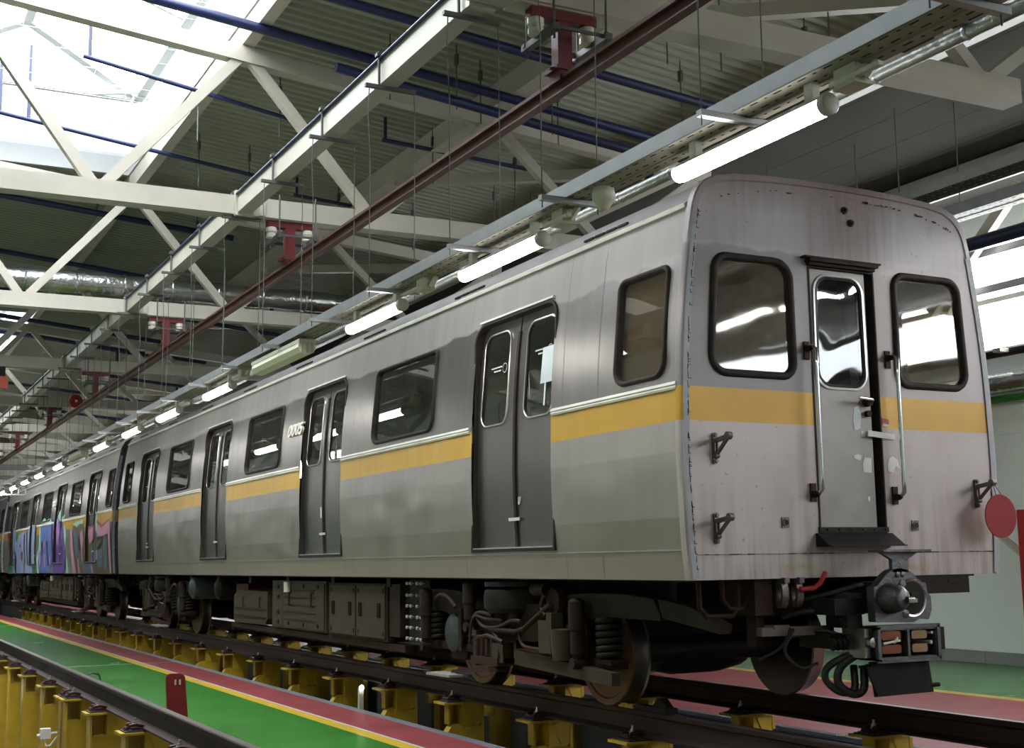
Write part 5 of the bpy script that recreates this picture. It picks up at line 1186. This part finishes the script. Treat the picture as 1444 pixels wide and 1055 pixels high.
# red reel on the fifth truss and the orange block at the left edge
t = thing('red_reel', 'small round red reel fixed at a far truss, left of the red rail', 'reel', (-1.27, 24.45, 4.88)); mb = MB(); mb.lathe([(.0, -.08), (.03, -.08), (.04, -.05), (.15, -.05), (.15, .05), (.0, .05)], (0, 0, 0), 'Y', 24); mb.build('drum', 'red_matte', t, 40)
mb = MB(); mb.lathe([(.0, -.09), (.03, -.088), (.032, -.07)], (0, 0, 0), 'Y', 12); mb.build('hub', 'cream', t, 40)
t = thing('hoist_block', 'orange hoist block hanging at the left edge of the view', 'hoist', (-3.47, 18.6, 4.36)); mb = MB(); mb.box(-.10, .10, -.10, .10, -.02, .20); mb.build('body', 'reflector_orange', t, 0)
mb = MB(); mb.box(-.05, .05, -.05, .05, .20, .45); mb.build('hook', 'dark_iron', t, 0)
t = thing('tray_sign', 'small white framed sign under the tray at the far left', 'sign', (-2.1, 28.8, 0)); mb = MB(); mb.box(-.35, .35, -.01, .01, 2.92, 2.95).box(-.35, .35, -.01, .01, 3.12, 3.15)
for x in (-.35, -.18, -.02, .14, .32): mb.box(x, x+.03, -.01, .01, 2.92, 3.15)
mb.build('frame', 'trim_white', t, 0)

# ------------------------------------------------------------------ track: rails on yellow posts
def rail(x, lab):
    p = [(-.075, -.18), (.075, -.18), (.075, -.168), (.012, -.145), (.009, -.05), (.034, -.036), (.036, -.006), (.030, 0), (-.030, 0), (-.036, -.006), (-.034, -.036), (-.009, -.05), (-.012, -.145), (-.075, -.168)]
    t = thing('track_rail', lab, 'rail', (x, 0, 0)); mb = MB(); mb.prism(p, YA, YB, 'Y'); mb.build('rail', 'rail_steel', t, 30)
    mb = MB(); mb.box(-.026, .026, YA, YB, 0, .0012); mb.build('running_band', 'rail_top', t, 0)
rail(-.797, 'rusty near rail under the train, carrying the front wheels'); rail(.797, 'rusty far rail under the train'); rail(-3.74, 'bare rail of the empty track, crossing the lower left corner'); rail(-5.30, 'other bare rail of the empty track, out of the picture')
def make_post(h, wide=False):
    t = thing('rail_post', 'x', 'post', (0, 0, 0))
    mb = MB(); mb.box(-.25, .17, -.125, .125, -.215, -.197); mb.build('top_plate', 'post_yellow', t, 0)
    mb = MB(); mb.box(-.06, .14, -.085, .085, -.40, -.215); mb.build('upper_box', 'post_yellow', t, 0)
    mb = MB(); mb.box(-.155, -.06, .055, .075, -.40, -.215).box(-.165, -.145, -.02, .075, -.40, -.215); mb.build('web_plate', 'post_yellow', t, 0)
    if wide:
        mb = MB(); mb.box(-.19, .14, -.035, -.015, h, -.40).box(-.205, -.185, -.085, .085, h, -.23).box(.13, .155, -.085, .085, h, -.23); mb.build('column', 'post_yellow', t, 0)
    mb = MB(); mb.prism([(-.06, -.395), (-.13, -.40), (-.155, -.42), (-.21, -.50), (-.215, -.53), (-.215, -.66), (-.06, -.66)], -.05, .05, 'Y'); mb.lathe([(.0, -.012), (.012, -.01), (.014, 0)], (-.14, -.05, -.50), 'Y', 8); wide or mb.build('gusset', 'post_yellow', t, 0)
    mb = MB(); mb.box(-.05, .14, -.06, .06, h, -.40).box(-.07, .16, -.09, -.075, h, -.42).box(.13, .16, -.09, .09, h, -.23).box(-.085, -.055, -.09, .09, h, -.41); wide or mb.build('column', 'post_yellow', t, 0)
    mb = MB(); mb.box(-.06, .10, -.086, -.075, -.413, -.40).bar((-.03, -.088, -.225), (.05, -.088, -.39), .012, .006); mb.build('stiffener', 'post_yellow', t, 0)
    mb = MB(); mb.box(-.215, .14, -.105, .105, -.197, -.188).box(-.195, .12, -.085, .085, -.188, -.181); mb.build('rail_pad', 'pad_black', t, 0)
    for s, q in ((-1, 1),):
        mb = MB(); mb.path([(-.185, -.05, -.178), (-.17, -.052, -.150), (-.12, -.05, -.142), (-.06, -.04, -.160)], .013, 6).path([(-.185, .05, -.178), (-.17, .052, -.150), (-.12, .05, -.142), (-.06, .04, -.160)], .013, 6).path([(-.185, -.05, -.170), (-.19, .0, -.165), (-.185, .05, -.170)], .013, 6).box(-.16, -.07, -.07, .07, -.18, -.165); mb.build('rail_clip', 'clip_red', t, 40)
    mb = MB(); mb.lathe([(.024, -.178), (.024, -.150), (.026, -.148), (.026, -.138), (.017, -.136), (.017, -.122), (.009, -.12), (.009, -.098), (.0, -.096)], (-.118, 0, 0), 'Z', 10); mb.build('bolt', 'bolt', t, 30)
    return t
P1 = make_post(-1.55)
yn = [-3.4, -1.8, -.22]+[1.35, 2.77, 4.40]+[5.95+1.55*k for k in range(20)]
for k, y in enumerate(yn):
    a = P1 if k == 0 else dup(P1); a.location = (-.797, y, 0); a['group'] = 'yellow posts under the near rail'
    a['label'] = 'yellow post under the near rail of the train, %s counted from the cab' % ORD[k]
for k, y in enumerate([-4.0+1.55*k for k in range(20)]):
    a = dup(P1); a.location = (.797, y, 0); a['group'] = 'yellow posts under the far rail'; a['label'] = 'yellow post under the far rail of the train, %s counted from the cab' % ORD[k]
yl = [.85, 2.40, 3.88, 5.45, 6.83, 7.12, 8.45, 10.06, 11.48, 13.0, 14.5, 16.0]
P2 = make_post(-1.55, True)
for k, y in enumerate(yl):
    a = P2 if k == 0 else dup(P2); a.location = (-3.74, y, 0); a['group'] = 'yellow posts under the bare rail'
    a['label'] = 'yellow post under the bare rail at lower left, %s counted from the photographer' % ORD[k]
def rod(n): pass
t = thing('cable_box', 'small white cable box on the yellow posts at lower left', 'junction box', (-3.99, 7.72, -.62)); mb = MB(); mb.box(-.05, .05, -.05, .05, -.05, .05).tube((-.02, 0, -.02), (-.08, 0, -.02), .018, 8); mb.build('box', 'trim_white', t, 0)
mb = MB(); mb.path([(.05, -.02, .0), (.12, -.05, .01), (.14, -.5, .04), (.14, -.9, .05)], .011, 6).path([(0, 0, -.05), (.01, -.02, -.12), (.05, -.05, -.12), (.10, -.15, -.02), (.14, -.3, .01)], .011, 6); mb.build('cable', 'trim_white', t, 60)
t = thing('pit_lamp', 'small lit lamp on a white strip between the near rail posts', 'lamp', (-.98, 6.55, -.24)); mb = MB(); mb.lathe([(.0, -.03), (.02, -.02), (.026, 0), (.02, .02), (.0, .03)], (0, 0, 0), 'Z', 12); mb.build('bulb', 'pit_lamp', t, 40)
mb = MB(); mb.box(-.02, .03, .02, .06, -.30, .0); mb.build('lamp_strip', 'cream', t, 0)
t = thing('pit_lamp', 'lit lamp inside the empty track pit, shining on the yellow posts', 'lamp', (-4.45, 11.4, -.5)); mb = MB(); mb.box(-.03, .03, -.3, .3, -.03, .03); mb.build('tube', 'pit_lamp', t, 0)
# red board standing beside the bare rail, black loop further back, wheel scotch at the front wheel
t = thing('stop_board', 'red flat board standing on the green walkway against the bare rail', 'board', (-3.26, 5.05, FZ)); mb = MB()
o2 = rounded([(-.085, 0), (.10, 0), (.055, .495), (-.115, .50)], [0, 0, .05, .04], 4); mb.prism(o2, -.004, .004, 'Y'); mb.build('board', 'board_red_shaded', t, 0)
mb = MB(); mb.box(-.035, -.02, -.006, -.004, .40, .445).box(.005, .02, -.006, -.004, .40, .445); mb.build('slot_mark', 'cream', t, 0)
mb = MB(); mb.path([(0, 0, 0), (.02, 0, .06), (.09, .02, .09), (.18, .03, .07), (.21, .03, 0)], .012, 6); tag(mb.build('cable_loop', 'hose', None, 60), 'short black cable loop on the green floor behind the bare rail', 'cable').location = (-3.1, 10.9, FZ)
t = thing('wheel_scotch', 'black wheel scotch with a yellow striped end on the near rail at the front wheel', 'wheel chock', (-.797, 1.28, .0)); mb = MB(); mb.prism([(.16, .002), (.16, .03), (-.02, .035), (-.25, .04), (-.25, .002)], -.05, .05, 'X').prism([(-.05, .035), (-.12, .10), (-.16, .10), (-.24, .04)], -.03, .03, 'X'); mb.build('shoe', 'dark_iron', t, 0)
mb = MB()
for k in range(3): mb.box(-.052, -.02, .17+.06*k, .20+.06*k, .004, .032)
mb.box(-.048, .048, .15, .36, .002, .02); mb.build('striped_tongue', 'floor_yellow', t, 0)
# fire cabinet on the right wall, the red disc hung on the hook, pale brace on the wall
t = thing('fire_cabinet', 'red fire cabinet with a white notice on the right wall', 'cabinet', (7.58, 4.72, 0)); mb = MB(); mb.box(-.21, -.012, -.45, .42, -.12, 1.62); mb.build('body', 'red_paint', t, 0)
mb = MB(); mb.box(-.235, -.22, -.43, .39, .80, 1.60); mb.build('door', 'red_paint', t, 0)
mb = MB(); mb.box(-.235, -.22, -.43, .39, -.10, .78); mb.build('door', 'red_paint', t, 0)
mb = MB(); mb.box(-.238, -.235, -.15, .22, 1.25, 1.45); mb.build('notice', 'paper', t, 0); MB().box(-.238, -.235, -.1, .24, 1.02, 1.05).build('notice', 'paper', t, 0)
t = thing('wall_brace', 'pale sloping flat bar on the right wall beside the red cabinet', 'bar', (7.54, 0, 0)); mb = MB(); mb.bar((0, 6.2, 1.78), (0, 5.2, 1.05), .03, .22, (1, 0, 0)); mb.build('bar', 'cream', t, 0)
t = thing('red_disc', 'red round disc hung by strings from the right front lamp hook', 'disc', (1.205, -.15, 1.325)); mb = MB(); mb.lathe([(.0, -.004), (.15, -.004), (.152, 0), (.15, .004), (.0, .004)], (0, 0, 0), 'Y', 44); mb.build('disc', 'red_matte', t, 30)
mb = MB(); mb.tube((-.03, -.002, .14), (-.067, -.005, .235), .0025, 5); mb.build('string', 'rubber', t, 0); MB().tube((.03, -.002, .135), (-.062, -.005, .235), .0025, 5).build('string', 'rubber', t, 0)

# ------------------------------------------------------------------ the two cars
car = make_car()
car2 = dup(car, (0, 18.98, 0), 'second grey metro car behind the first, its near side sprayed with graffiti')
for o in (car, car2): o['group'] = 'coupled metro cars'
car['label'] = 'front grey metro car with yellow stripe, cab end facing the right'
graffiti(car2)
car3 = dup(car, (0, 37.96, 0), 'farthest grey metro car, a sliver at the left edge of the view')
car3['group'] = 'coupled metro cars'

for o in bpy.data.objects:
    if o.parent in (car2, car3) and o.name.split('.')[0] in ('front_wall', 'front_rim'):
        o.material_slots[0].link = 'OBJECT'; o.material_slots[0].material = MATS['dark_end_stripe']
